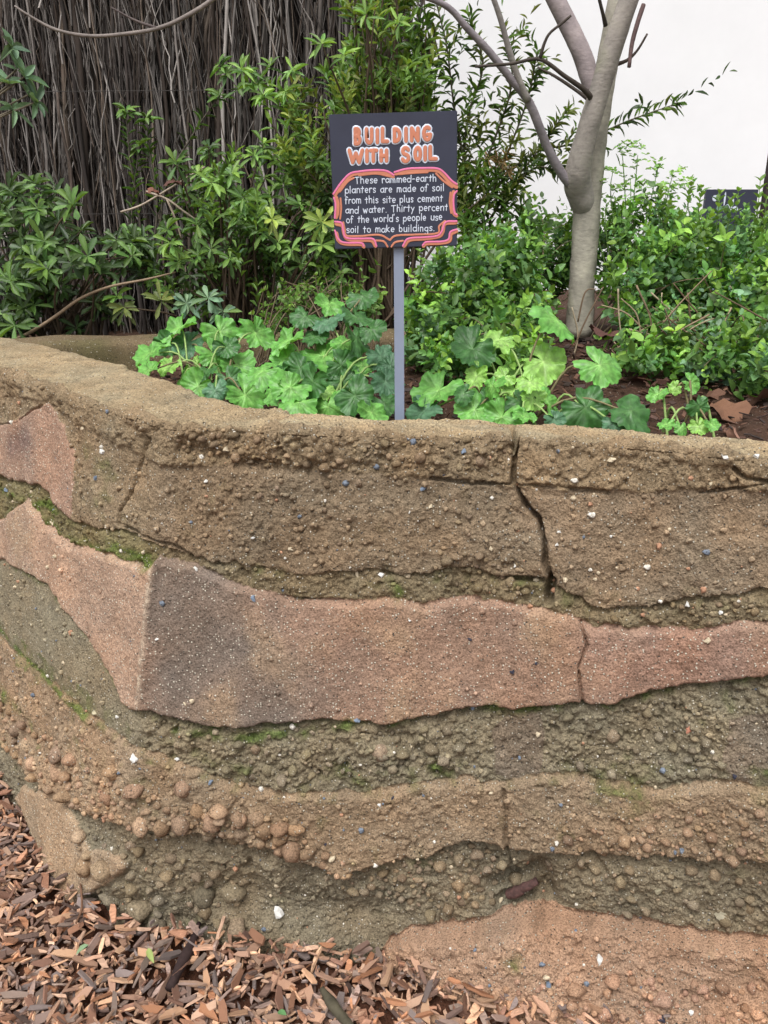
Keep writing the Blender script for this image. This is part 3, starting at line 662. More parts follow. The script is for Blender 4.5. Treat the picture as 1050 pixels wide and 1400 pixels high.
# thin bare branch hanging into the top left
o = obj('bare_branch', mesh_np('bare_branch', *px_tube([(20, 8), (38, 20), (75, 40), (120, 49), (165, 47), (215, 39), (255, 22), (292, -2), (330, -40)], [1.2, 1.6, 2.1, 2.3, 2.5, 2.7, 3, 3.4, 3.8], 2.3, 8, 40), lin(146, 136, 130, .8)), M_BARK2)
tag(o, 'thin curved bare branch hanging across the top of the brushwood fence', 'branch')
o = obj('side_twig', mesh_np('side_twig', *px_tube([(216, 39), (185, 28), (152, 10)], [2.4, 1.8, 1.2], 2.3, 6, 12), lin(100, 90, 88, .8)), M_BARK2, o, world=False)

# ------------------------------------------------------------------ leaves and shrubs
LX = np.array([0, .22, .5, .78, 1.0]); LWD = {'lance': np.array([0, .62, 1, .66, 0]), 'ovate': np.array([0, .85, 1, .62, 0]), 'obov': np.array([0, .42, .85, 1.0, 0])}
LWD['obov'][-1] = .18
def leaf_unit(kind, bend, fold):
    w = LWD[kind]; V = [(0, 0, 0)]
    for i in (1, 2, 3):
        for sgn in (-1, 0, 1): V.append((LX[i], sgn * w[i] * .5, (abs(sgn) * fold * w[i]) - bend * LX[i] ** 2))
    V.append((1, 0, -bend)); V = np.array(V)
    F = [(0, 2, 1), (0, 3, 2), (1, 2, 5, 4), (2, 3, 6, 5), (4, 5, 8, 7), (5, 6, 9, 8), (7, 8, 10), (8, 9, 10)]
    return V, F
LTRI = [f if len(f) == 3 else None for f in leaf_unit('lance', .1, .1)[1]]
def tri_faces():
    out = []
    for f in leaf_unit('lance', .1, .1)[1]:
        out += [f] if len(f) == 3 else [(f[0], f[1], f[2]), (f[0], f[2], f[3])]
    return np.array(out)
LF3 = tri_faces()
class Foliage:
    def __init__(s, kind): s.kind = kind; s.L = []
    def leaf(s, pos, d, up, ln, wd, tint):
        s.L.append((pos, d, up, ln, wd, tint))
    def build(s, parent, mat, n_parts, name='foliage'):
        if not s.L: return
        s.L.sort(key=lambda t: -t[3] / max(.3, depth(t[0])))
        pos = np.array([tuple(l[0]) for l in s.L]); d = np.array([tuple(l[1]) for l in s.L]); up = np.array([tuple(l[2]) for l in s.L])
        ln = np.array([l[3] for l in s.L]); wd = np.array([l[4] for l in s.L]); ti = np.array([l[5] for l in s.L])
        d /= np.linalg.norm(d, axis=1)[:, None] + 1e-9; sd_ = np.cross(up, d); sd_ /= np.linalg.norm(sd_, axis=1)[:, None] + 1e-9; nn = np.cross(d, sd_)
        n_parts = min(n_parts, len(s.L)); units = {}
        for i in range(n_parts):
            key = (i % 5, int(ti[i].sum() * 60))
            if key not in units:
                V, F = leaf_unit(s.kind, (.02, .1, .18, .28, .06)[i % 5], (.08, .14, .2, .1, .18)[i % 5]); units[key] = mesh_np('leaf', V, F, ti[i]); units[key].materials.append(mat)
            o = bpy.data.objects.new('leaf', units[key]); link(o, parent)
            M = Matrix((( *(d[i] * ln[i]), 0), (*(sd_[i] * wd[i]), 0), (*(nn[i] * ln[i]), 0), (0, 0, 0, 1))).transposed()
            M.translation = Vector(pos[i]) - parent.location; o.matrix_local = M
        r = slice(n_parts, None); m = len(s.L) - n_parts
        if m <= 0: return
        allV = np.zeros((m, 11, 3)); var = RNG.integers(0, 5, m)
        for k in range(5):
            V, _ = leaf_unit(s.kind, (.02, .1, .18, .28, .06)[k], (.08, .14, .2, .1, .18)[k]); w = var == k
            if not w.any(): continue
            allV[w] = pos[r][w][:, None] + V[None, :, 0:1] * (d[r][w] * ln[r][w][:, None])[:, None] + V[None, :, 1:2] * (sd_[r][w] * wd[r][w][:, None])[:, None] + V[None, :, 2:3] * (nn[r][w] * ln[r][w][:, None])[:, None]
        F = (np.arange(m)[:, None, None] * 11 + LF3[None]).reshape(-1, 3)
        tag(obj(name, mesh_np(name, allV.reshape(-1, 3), F, np.repeat(ti[r], 11, 0)), mat, parent), kind='stuff')
def rv(): return Vector((random.gauss(0, 1), random.gauss(0, 1), random.gauss(0, 1))).normalized()
def jc(c, k=.25, yel=0.0):
    b = random.uniform(1 - k, 1 + k); y = random.uniform(-.1, .15) + yel
    return np.clip(np.array(c) * b * np.array([1 + y, 1 + y * .3, 1 - y * .6]), .003, 1)
def whorl(f, tip, ax, n, ln, wd, c, tiers=2):
    ax = ax.normalized(); a0 = random.uniform(0, 6.28); s1 = ax.orthogonal().normalized(); s2 = ax.cross(s1)
    for t in range(tiers):
        for i in range(n):
            if random.random() < .18: continue
            a = a0 + t * .5 + i * 6.283 / n + random.uniform(-.35, .35); el = random.uniform(-.15, .8) + t * -.4
            rad = s1 * math.cos(a) + s2 * math.sin(a)
            d = rad * math.cos(el) + ax * math.sin(el)
            f.leaf(tip - ax * t * ln * .18, d, ax - d * .3 + rv() * .15, ln * random.uniform(.55, 1.15), wd * random.uniform(.75, 1.15), jc(c, .4, .06 if t == 0 else -.05))
def spray(f, a, b, n, ln, wd, c, ang=.9, opp=False, sag=.0):
    ax = (b - a); L = ax.length; ax.normalize(); s1 = ax.orthogonal().normalized(); s2 = ax.cross(s1); ph = random.uniform(0, 6.28)
    for i in range(n):
        t = (i // 2 * 2 + 1) / n if opp else (i + .6) / n
        al = ph + (i % 2 * math.pi + i // 2 * 1.571 if opp else i * 2.4) + random.uniform(-.3, .3)
        rad = s1 * math.cos(al) + s2 * math.sin(al); an = ang * random.uniform(.7, 1.2) * (1 - .45 * (t > .9))
        d = ax * math.cos(an) + rad * math.sin(an) + Vector((0, 0, -sag))
        up = ax * math.sin(an) - rad * math.cos(an) + rv() * .35; up = up if up.z > 0 else -up
        f.leaf(a + ax * L * t, d, up, ln * random.uniform(.6, 1.1) * (1 - .35 * (t > .92)), wd * random.uniform(.75, 1.15), jc(c, .25, .10 if t > .8 else 0))
def blob_pts(blobs, n):
    out = []; wts = [b[3] * b[4] for b in blobs]
    for _ in range(n):
        u, v, Y, ru, rv_, ry = random.choices(blobs, wts)[0]
        c = at(u, v, Y); k = mpp(c); w = rv() * random.random() ** .33
        out.append((c + Vector((w.x * ru * k, w.y * ry, w.z * rv_ * k)), w))
    return out
def stems(parent, base, tips, r0, tint, every=1, sides=5, spread=.12):
    for p in tips[::every]:
        p = Vector(p); b = Vector(base) + Vector((random.uniform(-spread, spread), random.uniform(-spread, spread) * .6, 0))
        m_ = b.lerp(p, .55) + Vector((0, 0, .12 * (p - b).length)) + rv() * .03
        V, F = tube(spline([b, m_, p], 12), [r0, r0 * .75, r0 * .35], sides, .1)
        obj('stem', mesh_np('stem', V, F, np.asarray(tint) * random.uniform(.8, 1.2)), M_STEM, parent)
DKG, MDG, LTG, YLG, GRG, OLV = lin(64, 88, 46), lin(92, 126, 60), lin(124, 162, 82), lin(148, 170, 84), lin(104, 136, 106), lin(114, 128, 70)
BRN = lin(92, 76, 60, .8)
def base_at(u, v, Y): p = at(u, v, Y); return Vector((p.x, p.y, soil_z(p.x, p.y) - .01))

# low whorled shrub, left
b0 = base_at(90, 455, 2.85)
sh = empty('whorled_shrub', b0, 'dark green whorled-leaf shrub at the far left above the planter rim', 'shrub')
f = Foliage('obov'); pts = blob_pts([(55, 285, 2.85, 60, 45, .2), (110, 350, 2.8, 90, 45, .25), (25, 405, 2.72, 50, 40, .12), (30, 330, 2.9, 50, 60, .2), (185, 350, 2.9, 40, 40, .12), (15, 450, 2.75, 40, 22, .1), (100, 420, 2.8, 80, 30, .15)], 130)
for p, w in pts: whorl(f, p, Vector((w.x * .5, -.55 + w.y * .3, .75)), random.choice([5, 6, 7]), .062, .0165, DKG if random.random() < .65 else MDG)
for u, v, Y in ((15, 385, 2.6), (20, 445, 2.6), (100, 280, 2.65), (120, 350, 2.62), (60, 330, 2.65)):
    p = at(u, v, Y); whorl(f, p, Vector((random.uniform(-.3, .3), -.7, .6)), 8, .07, .018, MDG); pts.append((p, None))
f.build(sh, M_LEAF, 110); stems(sh, b0, [p for p, _ in pts], .005, BRN, 3)

# broad middle shrub
b0 = base_at(330, 450, 2.8)
sh = empty('whorled_shrub', b0, 'bushy mid green whorled-leaf shrub left of the sign, in front of the fence', 'shrub')
f = Foliage('obov'); pts = blob_pts([(320, 250, 2.8, 75, 60, .2), (300, 320, 2.75, 95, 60, .25), (250, 380, 2.75, 60, 45, .2), (350, 330, 2.7, 60, 70, .2), (410, 320, 2.85, 60, 70, .2), (300, 210, 2.9, 40, 30, .1), (420, 240, 2.9, 50, 50, .1), (470, 350, 2.9, 50, 60, .15), (390, 380, 2.9, 60, 40, .15)], 250)
for p, w in pts: whorl(f, p, Vector((w.x * .6, -.5 + w.y * .3, .75)), random.choice([5, 6, 7]), .05, .0135, random.choice([DKG, MDG, MDG, LTG * .9])) if random.random() < .6 else spray(f, p - Vector((w.x * .05, .0, .09)), p, 10, .048, .014, random.choice([DKG, MDG, LTG]), .9)
for u, v, Y, c in ((372, 300, 2.55, YLG), (440, 303, 2.55, YLG), (440, 335, 2.56, LTG), (285, 408, 2.5, GRG), (255, 415, 2.55, GRG), (305, 425, 2.52, GRG), (240, 222, 2.65, MDG), (290, 250, 2.6, LTG), (330, 290, 2.6, LTG), (220, 410, 2.6, OLV), (170, 420, 2.6, OLV), (160, 405, 2.62, MDG)):
    p = at(u, v, Y); whorl(f, p, Vector((random.uniform(-.3, .3), -.75, .55)), 8, .058, .014, c); pts.append((p, None))
f.build(sh, M_LEAF, 150); stems(sh, b0, [p for p, _ in pts], .005, BRN, 4)
V, F = px_tube([(5, 470), (40, 455), (75, 433), (110, 408), (150, 392), (200, 382), (240, 372)], [2.4, 2.6, 2.4, 2.2, 2, 1.6, 1.2], 2.62, 6, 30)
obj('stem', mesh_np('stem', V, F, lin(150, 128, 104, .8)), M_STEM, sh)
for pl in ([(200, 262), (228, 272), (250, 288), (275, 305)], [(228, 272), (240, 300), (248, 326)], [(165, 290), (190, 282), (215, 268), (280, 228)]):
    V, F = px_tube(pl, [1.6, 1.5, 1.2], 2.7, 5, 12); obj('stem', mesh_np('stem', V, F, lin(176, 160, 142, .8)), M_STEM, sh)

# tall lance-leaved shrub behind the sign
b0 = base_at(520, 430, 2.95)
sh = empty('tall_shrub', b0, 'tall yellow-green lance-leaved shrub rising behind the sign', 'shrub')
f = Foliage('lance'); pts = blob_pts([(520, 45, 2.95, 75, 70, .2), (470, 120, 2.9, 70, 50, .2), (540, 120, 2.95, 80, 70, .2), (390, 120, 2.9, 60, 22, .1), (400, 190, 2.9, 45, 40, .15), (450, 200, 2.95, 80, 60, .2), (430, 260, 3.0, 60, 60, .2), (575, 90, 3.0, 40, 70, .15), (640, 260, 2.95, 45, 60, .15), (660, 330, 2.9, 40, 60, .15), (560, 250, 3.0, 80, 90, .2), (510, -20, 3, 70, 40, .2)], 400)
for p, w in pts:
    ax = Vector((w.x * .7, -.25 + w.y * .4, .55 + .4 * w.z)).normalized(); L = random.uniform(.07, .14)
    spray(f, p - ax * L, p, random.choice([8, 10, 12]), .052, .0125, random.choice([MDG, LTG, OLV, YLG * .85, MDG]), .85)
for u, v in ((500, 20), (470, 75), (400, 95), (330, 95), (360, 130), (440, 60), (390, 125), (545, 30)):
    p = at(u, v, 2.65); whorl(f, p, Vector((random.uniform(-.4, .2), -.6, .6)), 7, .05, .0115, LTG); pts.append((p, None))
f.build(sh, M_LEAF, 150); stems(sh, b0, [p for p, _ in pts], .006, BRN, 5)
for pl in ([(440, 420), (432, 330), (428, 240)], [(505, 420), (510, 300), (520, 180), (530, 60), (520, -30)], [(480, 420), (470, 340), (455, 250), (470, 150)]):
    V, F = px_tube(pl, [5, 4.4, 3.4, 2.4], 2.98, 8, 20); obj('stem', mesh_np('stem', V, F, lin(120, 108, 92, .7)), M_STEM, sh)

# airy narrow-leaved shrub in front of the white wall
b0 = base_at(680, 400, 3.2)
sh = empty('airy_shrub', b0, 'airy narrow-leaved shrub against the white wall, between sign and tree', 'shrub')
f = Foliage('lance'); tips = []
for pl in ([(660, 300), (690, 220), (720, 140), (735, 70)], [(640, 320), (635, 230), (620, 140), (610, 60), (590, -20)], [(650, 290), (720, 215), (790, 195), (860, 165), (930, 140)], [(640, 280), (680, 180), (700, 110), (690, 40)], [(650, 300), (600, 200), (585, 110), (570, 10)], [(660, 290), (700, 250), (740, 200), (775, 150)], [(630, 260), (640, 160), (660, 90), (640, 20)], [(670, 300), (690, 270), (730, 230), (770, 235)]):
    sp = [Vector(p) for p in spline([at(u, v, 3.1 - .05 * i) for i, (u, v) in enumerate(pl)], 22)]
    V, F = tube([b0] + [tuple(p) for p in sp], [.006, .004, .003, .0018], 5); obj('stem', mesh_np('stem', V, F, lin(110, 104, 84, .8)), M_STEM, sh)
    for a, b in zip(sp[2:-1], sp[3:]):
        spray(f, a, b, 5, .05, .011, random.choice([OLV, MDG, DKG, LTG * .8]), 1.0, sag=.15)
        if random.random() < .35:
            e = b + Vector((random.uniform(-.16, .16), random.uniform(-.12, .05), random.uniform(-.05, .14))); spray(f, b, e, 9, .046, .0105, random.choice([OLV, MDG, DKG]), .9)
pts = blob_pts([(660, 230, 3.05, 50, 70, .15), (640, 320, 3.0, 60, 60, .2), (700, 300, 3.05, 50, 60, .15), (620, 200, 3.05, 50, 80, .15)], 90)
for p, w in pts: spray(f, p - Vector((w.x * .05, 0, .09)), p, 9, .05, .012, random.choice([DKG, MDG, OLV]), .9)
whorl(f, at(925, 140, 2.9), Vector((.7, -.4, .4)), 6, .04, .010, MDG)
for k in range(5): whorl(f, at(681 + random.uniform(-14, 14), 222 + random.uniform(-16, 16), 2.9), rv(), 7, .035, .006, lin(126, 104, 62, .8), 2)
f.build(sh, M_LEAF, 120)

# grey-green leaves reaching in at the left edge, and a sprig on the fence
b0 = at(-90, 230, 2.2)
sh = empty('broad_leaf_sprig', b0, 'grey-green broad leaves reaching in at the left edge over the fence', 'branch')
f = Foliage('ovate')
for u, v, dx in ((15, 95, .1), (30, 130, .4), (10, 150, 0), (25, 105, .2), (5, 115, -.3), (40, 140, .5), (8, 65, .1)):
    p = at(u + 8, v, 2.2); whorl(f, p, Vector((dx + .5, -.4, .5)), 6, .062, .017, GRG, 1)
    V, F = tube(spline([b0, b0.lerp(p, .5) + Vector((0, 0, .02)), p], 10), [.004, .003, .002], 5); obj('stem', mesh_np('stem', V, F, lin(120, 110, 90, .7)), M_STEM, sh)
f.build(sh, M_LEAF, 60)
b0 = base_at(200, 420, 3.1)
sh = empty('slender_shrub', b0, 'slender sparse shrub with small leafy tips against the middle of the fence', 'shrub')
f = Foliage('lance')
for pl in ([(195, 380), (190, 290), (178, 220), (172, 150)], [(200, 380), (215, 290), (205, 210), (200, 160)], [(215, 380), (225, 260), (260, 190), (300, 130)], [(190, 390), (180, 300), (190, 200)]):
    sp = [Vector(p) for p in spline([at(u, v, 3.0) for u, v in pl], 16)]
    V, F = tube([tuple(p) for p in sp], [.005, .0035, .002], 5); obj('stem', mesh_np('stem', V, F, lin(96, 88, 76, .7)), M_STEM, sh)
    for a, b in zip(sp[4:-1], sp[5:]): spray(f, a, b, 3, .045, .012, random.choice([DKG, MDG]), 1.0)
    whorl(f, sp[-1], Vector((0, -.5, .7)), 6, .055, .013, MDG)
for u, v in ((340, 95), (310, 100), (350, 115), (325, 120), (370, 90), (300, 88)): whorl(f, at(u, v, 2.95), Vector((random.uniform(-.4, .4), -.5, .6)), 6, .05, .013, MDG)
f.build(sh, M_LEAF, 60)

# small-leaved ground-cover bushes on the right
def cover_bush(label, base, blobs, n, nparts, cols, ll=.029, lw=.015, up=.6, grp='small-leaved bushes on the right'):
    b0 = base_at(*base); sh = empty('small_leaved_bush', b0, label, 'bush', grp)
    f = Foliage('ovate'); pts = blob_pts(blobs, n)
    for p, w in pts:
        if p.z < soil_z(p.x, p.y) + .01: continue
        ax = Vector((w.x * .7 + random.gauss(0, .25), w.y * .5 - .15 + random.gauss(0, .2), up + .4 * w.z)).normalized(); L = random.uniform(.06, .12)
        c = random.choice(cols) * random.uniform(.85, 1.6); k = random.choice([.65, .8, .95, 1.1, 1.4])
        if random.random() < .16: p = p + ax * random.uniform(.02, .09); L = random.uniform(.1, .18)
        spray(f, p - ax * L, p, random.choice([8, 10, 12]), ll * k, lw * k, c, 1.0, opp=True)
    f.build(sh, M_LEAF, nparts); stems(sh, b0, [p for p, _ in pts], .0028, lin(120, 104, 80, .7), max(1, n // 45), 5, .2)
    return sh, f
CG = [c_ * np.array([1.14, 1.04, .85]) for c_ in [lin(90, 132, 70), lin(80, 128, 70), lin(108, 156, 80), lin(70, 102, 60), lin(84, 124, 90), lin(118, 162, 80), lin(72, 110, 66)]]
cover_bush('dense small-leaved green bush between the sign post and the tree', (660, 470, 2.55), [(640, 370, 2.6, 75, 60, .25), (600, 430, 2.45, 60, 45, .2), (700, 350, 2.6, 60, 50, .2), (700, 420, 2.45, 65, 50, .2), (735, 300, 2.9, 30, 28, .12), (770, 350, 3.1, 40, 50, .12), (660, 455, 2.3, 60, 30, .15), (580, 470, 2.35, 40, 25, .1), (620, 475, 2.1, 60, 22, .12), (700, 470, 2.1, 60, 22, .12)], 860, 120, CG)
cover_bush('dense small-leaved green bush right of the tree trunk', (880, 460, 2.7), [(885, 320, 2.75, 65, 55, .3), (872, 380, 2.6, 52, 45, .2), (915, 315, 2.8, 60, 45, .25), (930, 370, 2.6, 70, 50, .2), (852, 290, 2.85, 30, 30, .15), (800, 340, 3.1, 60, 60, .2), (890, 420, 2.5, 60, 35, .15), (880, 470, 2.15, 60, 25, .12), (960, 365, 3.2, 120, 50, .2)], 820, 110, CG)
cover_bush('small-leaved green bush at the right edge, below the far dark sign', (1010, 470, 2.5), [(1005, 330, 2.7, 80, 48, .3), (1040, 400, 2.45, 60, 70, .25), (985, 390, 2.5, 60, 45, .2), (1030, 470, 2.3, 40, 55, .15), (1100, 340, 2.6, 60, 80, .3), (920, 450, 2.3, 25, 30, .1), (1120, 460, 2.4, 60, 60, .25), (980, 450, 2.35, 50, 40, .15), (970, 485, 2.1, 60, 28, .12), (1040, 490, 2.0, 50, 40, .12)], 860, 130, CG + [GRG, GRG])
cover_bush('pale fresh-leaved little bush behind the coral bells', (420, 450, 2.35), [(395, 400, 2.35, 45, 18, .08), (450, 385, 2.4, 40, 25, .08), (375, 430, 2.35, 40, 15, .08), (500, 400, 2.4, 40, 25, .08)], 80, 50, [LTG * .8, MDG, MDG], .022, .012, grp=None)
# upright fresh shoots along the bush tops
b0 = base_at(980, 430, 2.75)
sh = empty('fresh_shoots', b0, 'bright upright leafy shoots standing above the right-hand bush', 'plant'); f = Foliage('ovate')
for u, v, h in ((1010, 265, 40), (1000, 280, 30), (1040, 250, 50), (985, 270, 35), (945, 260, 20), (1048, 275, 50), (960, 262, 25), (905, 262, 30), (915, 285, 25), (1035, 290, 40), (930, 300, 20)):
    a, b = at(u - 5, v + h, 2.6), at(u, v - 8, 2.6); spray(f, a, b, 10, .03, .014, LTG * .9, .8, True)
    V, F = tube([b0.lerp(a, .3), a, b], [.002, .0016, .001], 5); obj('stem', mesh_np('stem', V, F, lin(110, 140, 70, .8)), M_STEM, sh)
f.build(sh, M_LEAF, 70)
# light ferny plant right of the trunk
b0 = base_at(860, 430, 2.85)
sh = empty('ferny_plant', b0, 'light green plant with lacy divided leaves right of the tree fork', 'plant'); f = Foliage('obov')
for u, v in ((850, 205), (872, 212), (838, 232), (900, 228), (920, 238), (862, 245), (890, 250), (840, 262), (935, 250), (880, 270), (825, 250), (910, 262)):
    p = at(u, v, 2.8); a = p + Vector((random.uniform(-.03, .03), 0, -.1))
    V, F = tube(spline([b0 + rv() * .04, a, p], 10), [.0025, .0018, .001], 5); obj('stem', mesh_np('stem', V, F, lin(130, 165, 90, .8)), M_STEM, sh)
    for k in range(9):
        q_ = p + Vector((random.gauss(0, .022), random.gauss(0, .02), random.gauss(0, .014))); whorl(f, q_, Vector((random.gauss(0, .3), -.3, .9)), 5, .018, .012, lin(135, 178, 100, .95), 1)
f.build(sh, M_LEAFP, 80)
# dry tangled stems under the right bush
b0 = base_at(930, 500, 2.3)
sh = empty('dry_stem_tangle', b0, 'tangle of pale dry stems under the right-hand bushes', 'dead stems')
DS = [[(790, 440), (800, 400), (815, 395)], [(785, 475), (800, 440), (825, 392)], [(845, 395), (846, 430), (850, 465)], [(840, 480), (880, 450), (930, 440), (1000, 490), (1050, 498)], [(850, 470), (900, 440), (960, 420)], [(880, 500), (900, 455), (905, 400)], [(930, 500), (980, 470), (1040, 440)],
      [(1035, 560), (1030, 500), (1040, 440)], [(860, 450), (920, 470), (1000, 530)], [(890, 400), (930, 440), (960, 500)], [(820, 500), (870, 470), (900, 420)], [(940, 400), (950, 450), (1000, 500)], [(970, 430), (920, 460), (870, 520)], [(780, 500), (790, 460), (782, 420)], [(870, 390), (890, 440), (890, 500)], [(960, 440), (1010, 430), (1050, 400)], [(585, 520), (575, 495), (582, 478)], [(640, 500), (655, 470), (650, 440)], [(910, 500), (960, 510), (1010, 480)], [(1000, 420), (980, 470), (990, 520)]]
for k in range(22):
    u, v = random.uniform(830, 1050), random.uniform(400, 500); a = random.uniform(-1.2, 1.2); L = random.uniform(40, 100)
    DS.append([(u - math.sin(a) * L / 2, v + math.cos(a) * L / 2), (u + random.uniform(-8, 8), v + random.uniform(-8, 8)), (u + math.sin(a) * L / 2, v - math.cos(a) * L / 2)])
for pl in DS:
    V, F = px_tube(pl, [1.3, 1.2, .8], random.uniform(2.15, 2.5), 5, 14); o = obj('stem', mesh_np('stem', V, F, lin(*random.choice([(170, 150, 120), (150, 128, 102), (120, 98, 76), (186, 168, 140)]), .75)), M_STEM, sh)

# ------------------------------------------------------------------ coral bells
def lobed_leaf(k, col, vein):
    r = random.Random(900 + k); NA, RD = 90, [.1, .26, .42, .58, .74, .88, 1.0]
    V = [(0, 0, 0)]; T = [vein]; ph = r.uniform(0, 6); ph2 = r.uniform(0, 6); nl = r.choice([3, 3.5, 3.5]); cup = r.uniform(-.1, .28); roll = r.uniform(-.25, .25)
    for rr_ in RD:
        for i in range(NA):
            th = -math.pi + 2 * math.pi * (i + .5) / NA
            lob = abs(math.cos(nl * th)) ** .7; tooth = abs(math.cos(nl * 3 * th + .4)) ** .6
            R_ = .76 + .15 * lob + .085 * tooth; notch = math.exp(-((abs(th) - math.pi) / .26) ** 2); R_ *= 1 - .74 * notch
            R_ *= 1 + .09 * math.sin(2 * th + ph) + .05 * math.sin(3 * th + ph2)
            rad = rr_ * R_; vn = abs(math.cos(nl * th)) ** 16
            z = .13 * rr_ ** 2 * math.cos(2 * th + ph) - cup * rr_ ** 2 + .11 * rr_ ** 4 * math.sin(2 * nl * th + ph2) + .045 * rr_ ** 3 * math.sin(6 * nl * th) - .02 * vn * (1.1 - rr_) + roll * rr_ * math.sin(th) * abs(math.sin(th)) * rr_
            V.append((rad * math.cos(th), rad * math.sin(th), z))
            g = .3 * vn * (1.1 - rr_) + .35 * max(0, 1 - rr_ * 1.3); T.append(np.asarray(col) * (1 - g) + np.asarray(vein) * g)
    V = np.array(V); V[:, 2] += .13 * fbm(V * 3.5 + k * 5, 3, k)
    F = [(0, 1 + i, 1 + (i + 1) % NA) for i in range(NA) if i != NA - 1]
    for q in range(len(RD) - 1):
        for i in range(NA - 1): a = 1 + q * NA + i; F.append((a, a + NA, a + NA + 1, a + 1))
    m_ = mesh_np('leaf', V, F, np.array(T)); m_.materials.append(M_HEUCH); return m_
HC = {'l': ((154, 206, 98), (200, 230, 150)), 'm': ((116, 182, 84), (170, 216, 124)), 'd': ((72, 122, 62), (110, 150, 90)), 'b': ((92, 138, 100), (130, 165, 130))}
HM = {c: [lobed_leaf(k + 10 * j, lin(*v[0], .82), lin(*v[1], .9)) for k in range(8)] for j, (c, v) in enumerate(HC.items())}
def coral_bells(label, crown, leaves, y0, y1, v0, v1, grp=None, cat='plant'):
    cp = base_at(*crown); root = empty('coral_bells_plant', cp, label, cat, grp)
    for k, (u, v, r, c) in enumerate(leaves):
        Y = y0 + (y1 - y0) * min(1, max(0, (v0 - v) / (v0 - v1))) + random.uniform(-.05, .05)
        p = at(u, v, Y); p.z = max(p.z, soil_z(p.x, p.y) + .03); R_ = r * mpp(p) * 1.28
        cs = ray(crown[0], crown[1]); out = Vector((u - crown[0], 0, -(v - crown[1]) * .6 - 30)).normalized()
        n = (Vector((out.x * .4, -.62, .62)) + rv() * .42).normalized()
        d = (Vector((out.x * .8 + random.uniform(-.3, .3), -.45, -.55))).normalized(); d = (d - n * d.dot(n)).normalized(); s_ = n.cross(d)
        M = Matrix(((*(d * R_), 0), (*(s_ * R_), 0), (*(n * R_), 0), (0, 0, 0, 1))).transposed(); M.translation = p - cp
        o = bpy.data.objects.new('leaf', HM[c][k % 8]); link(o, root); o.matrix_local = M
        b = cp + Vector((random.uniform(-.06, .06), random.uniform(-.05, .05), 0)); at_ = p - d * R_ * .12 - n * .004
        V, F = tube(spline([b, b.lerp(at_, .55) + Vector((0, .02, .05)), at_], 10), [.0028, .0024, .0018], 6); so_ = obj('leaf_stalk', mesh_np('leaf_stalk', V, F, lin(150, 178, 104, .8) if random.random() < .7 else lin(130, 120, 84, .8)), M_STEM, root)
    return root
LA = [(243, 449, 24, 'm'), (206, 483, 22, 'm'), (204, 506, 18, 'm'), (301, 453, 21, 'm'), (350, 455, 22, 'm'), (294, 485, 21, 'm'), (258, 470, 20, 'b'), (271, 528, 20, 'm'), (324, 498, 23, 'm'), (335, 540, 26, 'm'), (294, 534, 15, 'b'), (247, 517, 17, 'm'), (280, 508, 16, 'd'), (230, 500, 15, 'l'), (312, 520, 17, 'd'), (270, 495, 12, 'l'), (230, 470, 16, 'd'), (310, 475, 15, 'd')]
LB = [(393, 466, 23, 'm'), (393, 489, 20, 'm'), (397, 530, 23, 'm'), (408, 549, 24, 'm'), (442, 485, 30, 'm'), (427, 521, 21, 'd'), (448, 556, 22, 'm'), (485, 541, 23, 'd'), (487, 463, 23, 'd'), (450, 416, 19, 'm'), (448, 438, 20, 'b'), (496, 406, 18, 'd'), (418, 433, 17, 'd'), (487, 433, 19, 'd'), (508, 451, 17, 'd'), (508, 564, 20, 'm'), (528, 521, 21, 'b'), (521, 487, 17, 'b'), (444, 534, 17, 'l'), (470, 521, 20, 'd'), (375, 534, 19, 'm'), (358, 508, 20, 'm'), (466, 500, 19, 'd'), (495, 500, 17, 'm'), (410, 504, 19, 'd'), (534, 500, 15, 'b'), (465, 560, 17, 'd'), (525, 552, 16, 'd'), (380, 510, 16, 'd'), (430, 460, 18, 'd'), (470, 470, 17, 'm')]
LC = [(599, 533, 29, 'm'), (646, 476, 27, 'd'), (681, 464, 21, 'l'), (763, 437, 29, 'm'), (743, 494, 28, 'l'), (820, 499, 27, 'm'), (651, 514, 17, 'l'), (649, 561, 23, 'm'), (686, 570, 23, 'm'), (706, 533, 19, 'l'), (748, 548, 20, 'm'), (800, 558, 28, 'd'), (862, 563, 29, 'd'), (579, 563, 23, 'b'), (673, 528, 17, 'm'), (728, 543, 17, 'l'), (758, 574, 13, 'b'), (842, 578, 15, 'b'), (634, 538, 13, 'd'), (725, 523, 15, 'l'), (716, 568, 15, 'm'), (690, 515, 12, 'l'), (710, 550, 18, 'd'), (670, 550, 18, 'd')]
LD = [(899, 539, 12, 'm'), (945, 524, 12, 'm'), (923, 530, 8, 'l'), (955, 555, 13, 'd'), (911, 580, 11, 'm'), (931, 585, 9, 'm'), (955, 583, 11, 'l'), (973, 580, 10, 'm')]
coral_bells('light green lobed-leaf plant leftmost inside the planter rim', (285, 530, 1.95), LA, 1.80, 2.15, 550, 450)
coral_bells('fullest lobed-leaf plant just left of the sign post', (450, 545, 1.72), LB, 1.60, 1.95, 565, 410)
coral_bells('bright lobed-leaf plant just right of the sign post', (700, 560, 1.66), LC, 1.54, 1.80, 575, 437)
coral_bells('smallest lobed-leaf plant, a seedling at the right of the bed', (935, 580, 1.6), LD, 1.54, 1.68, 585, 525)

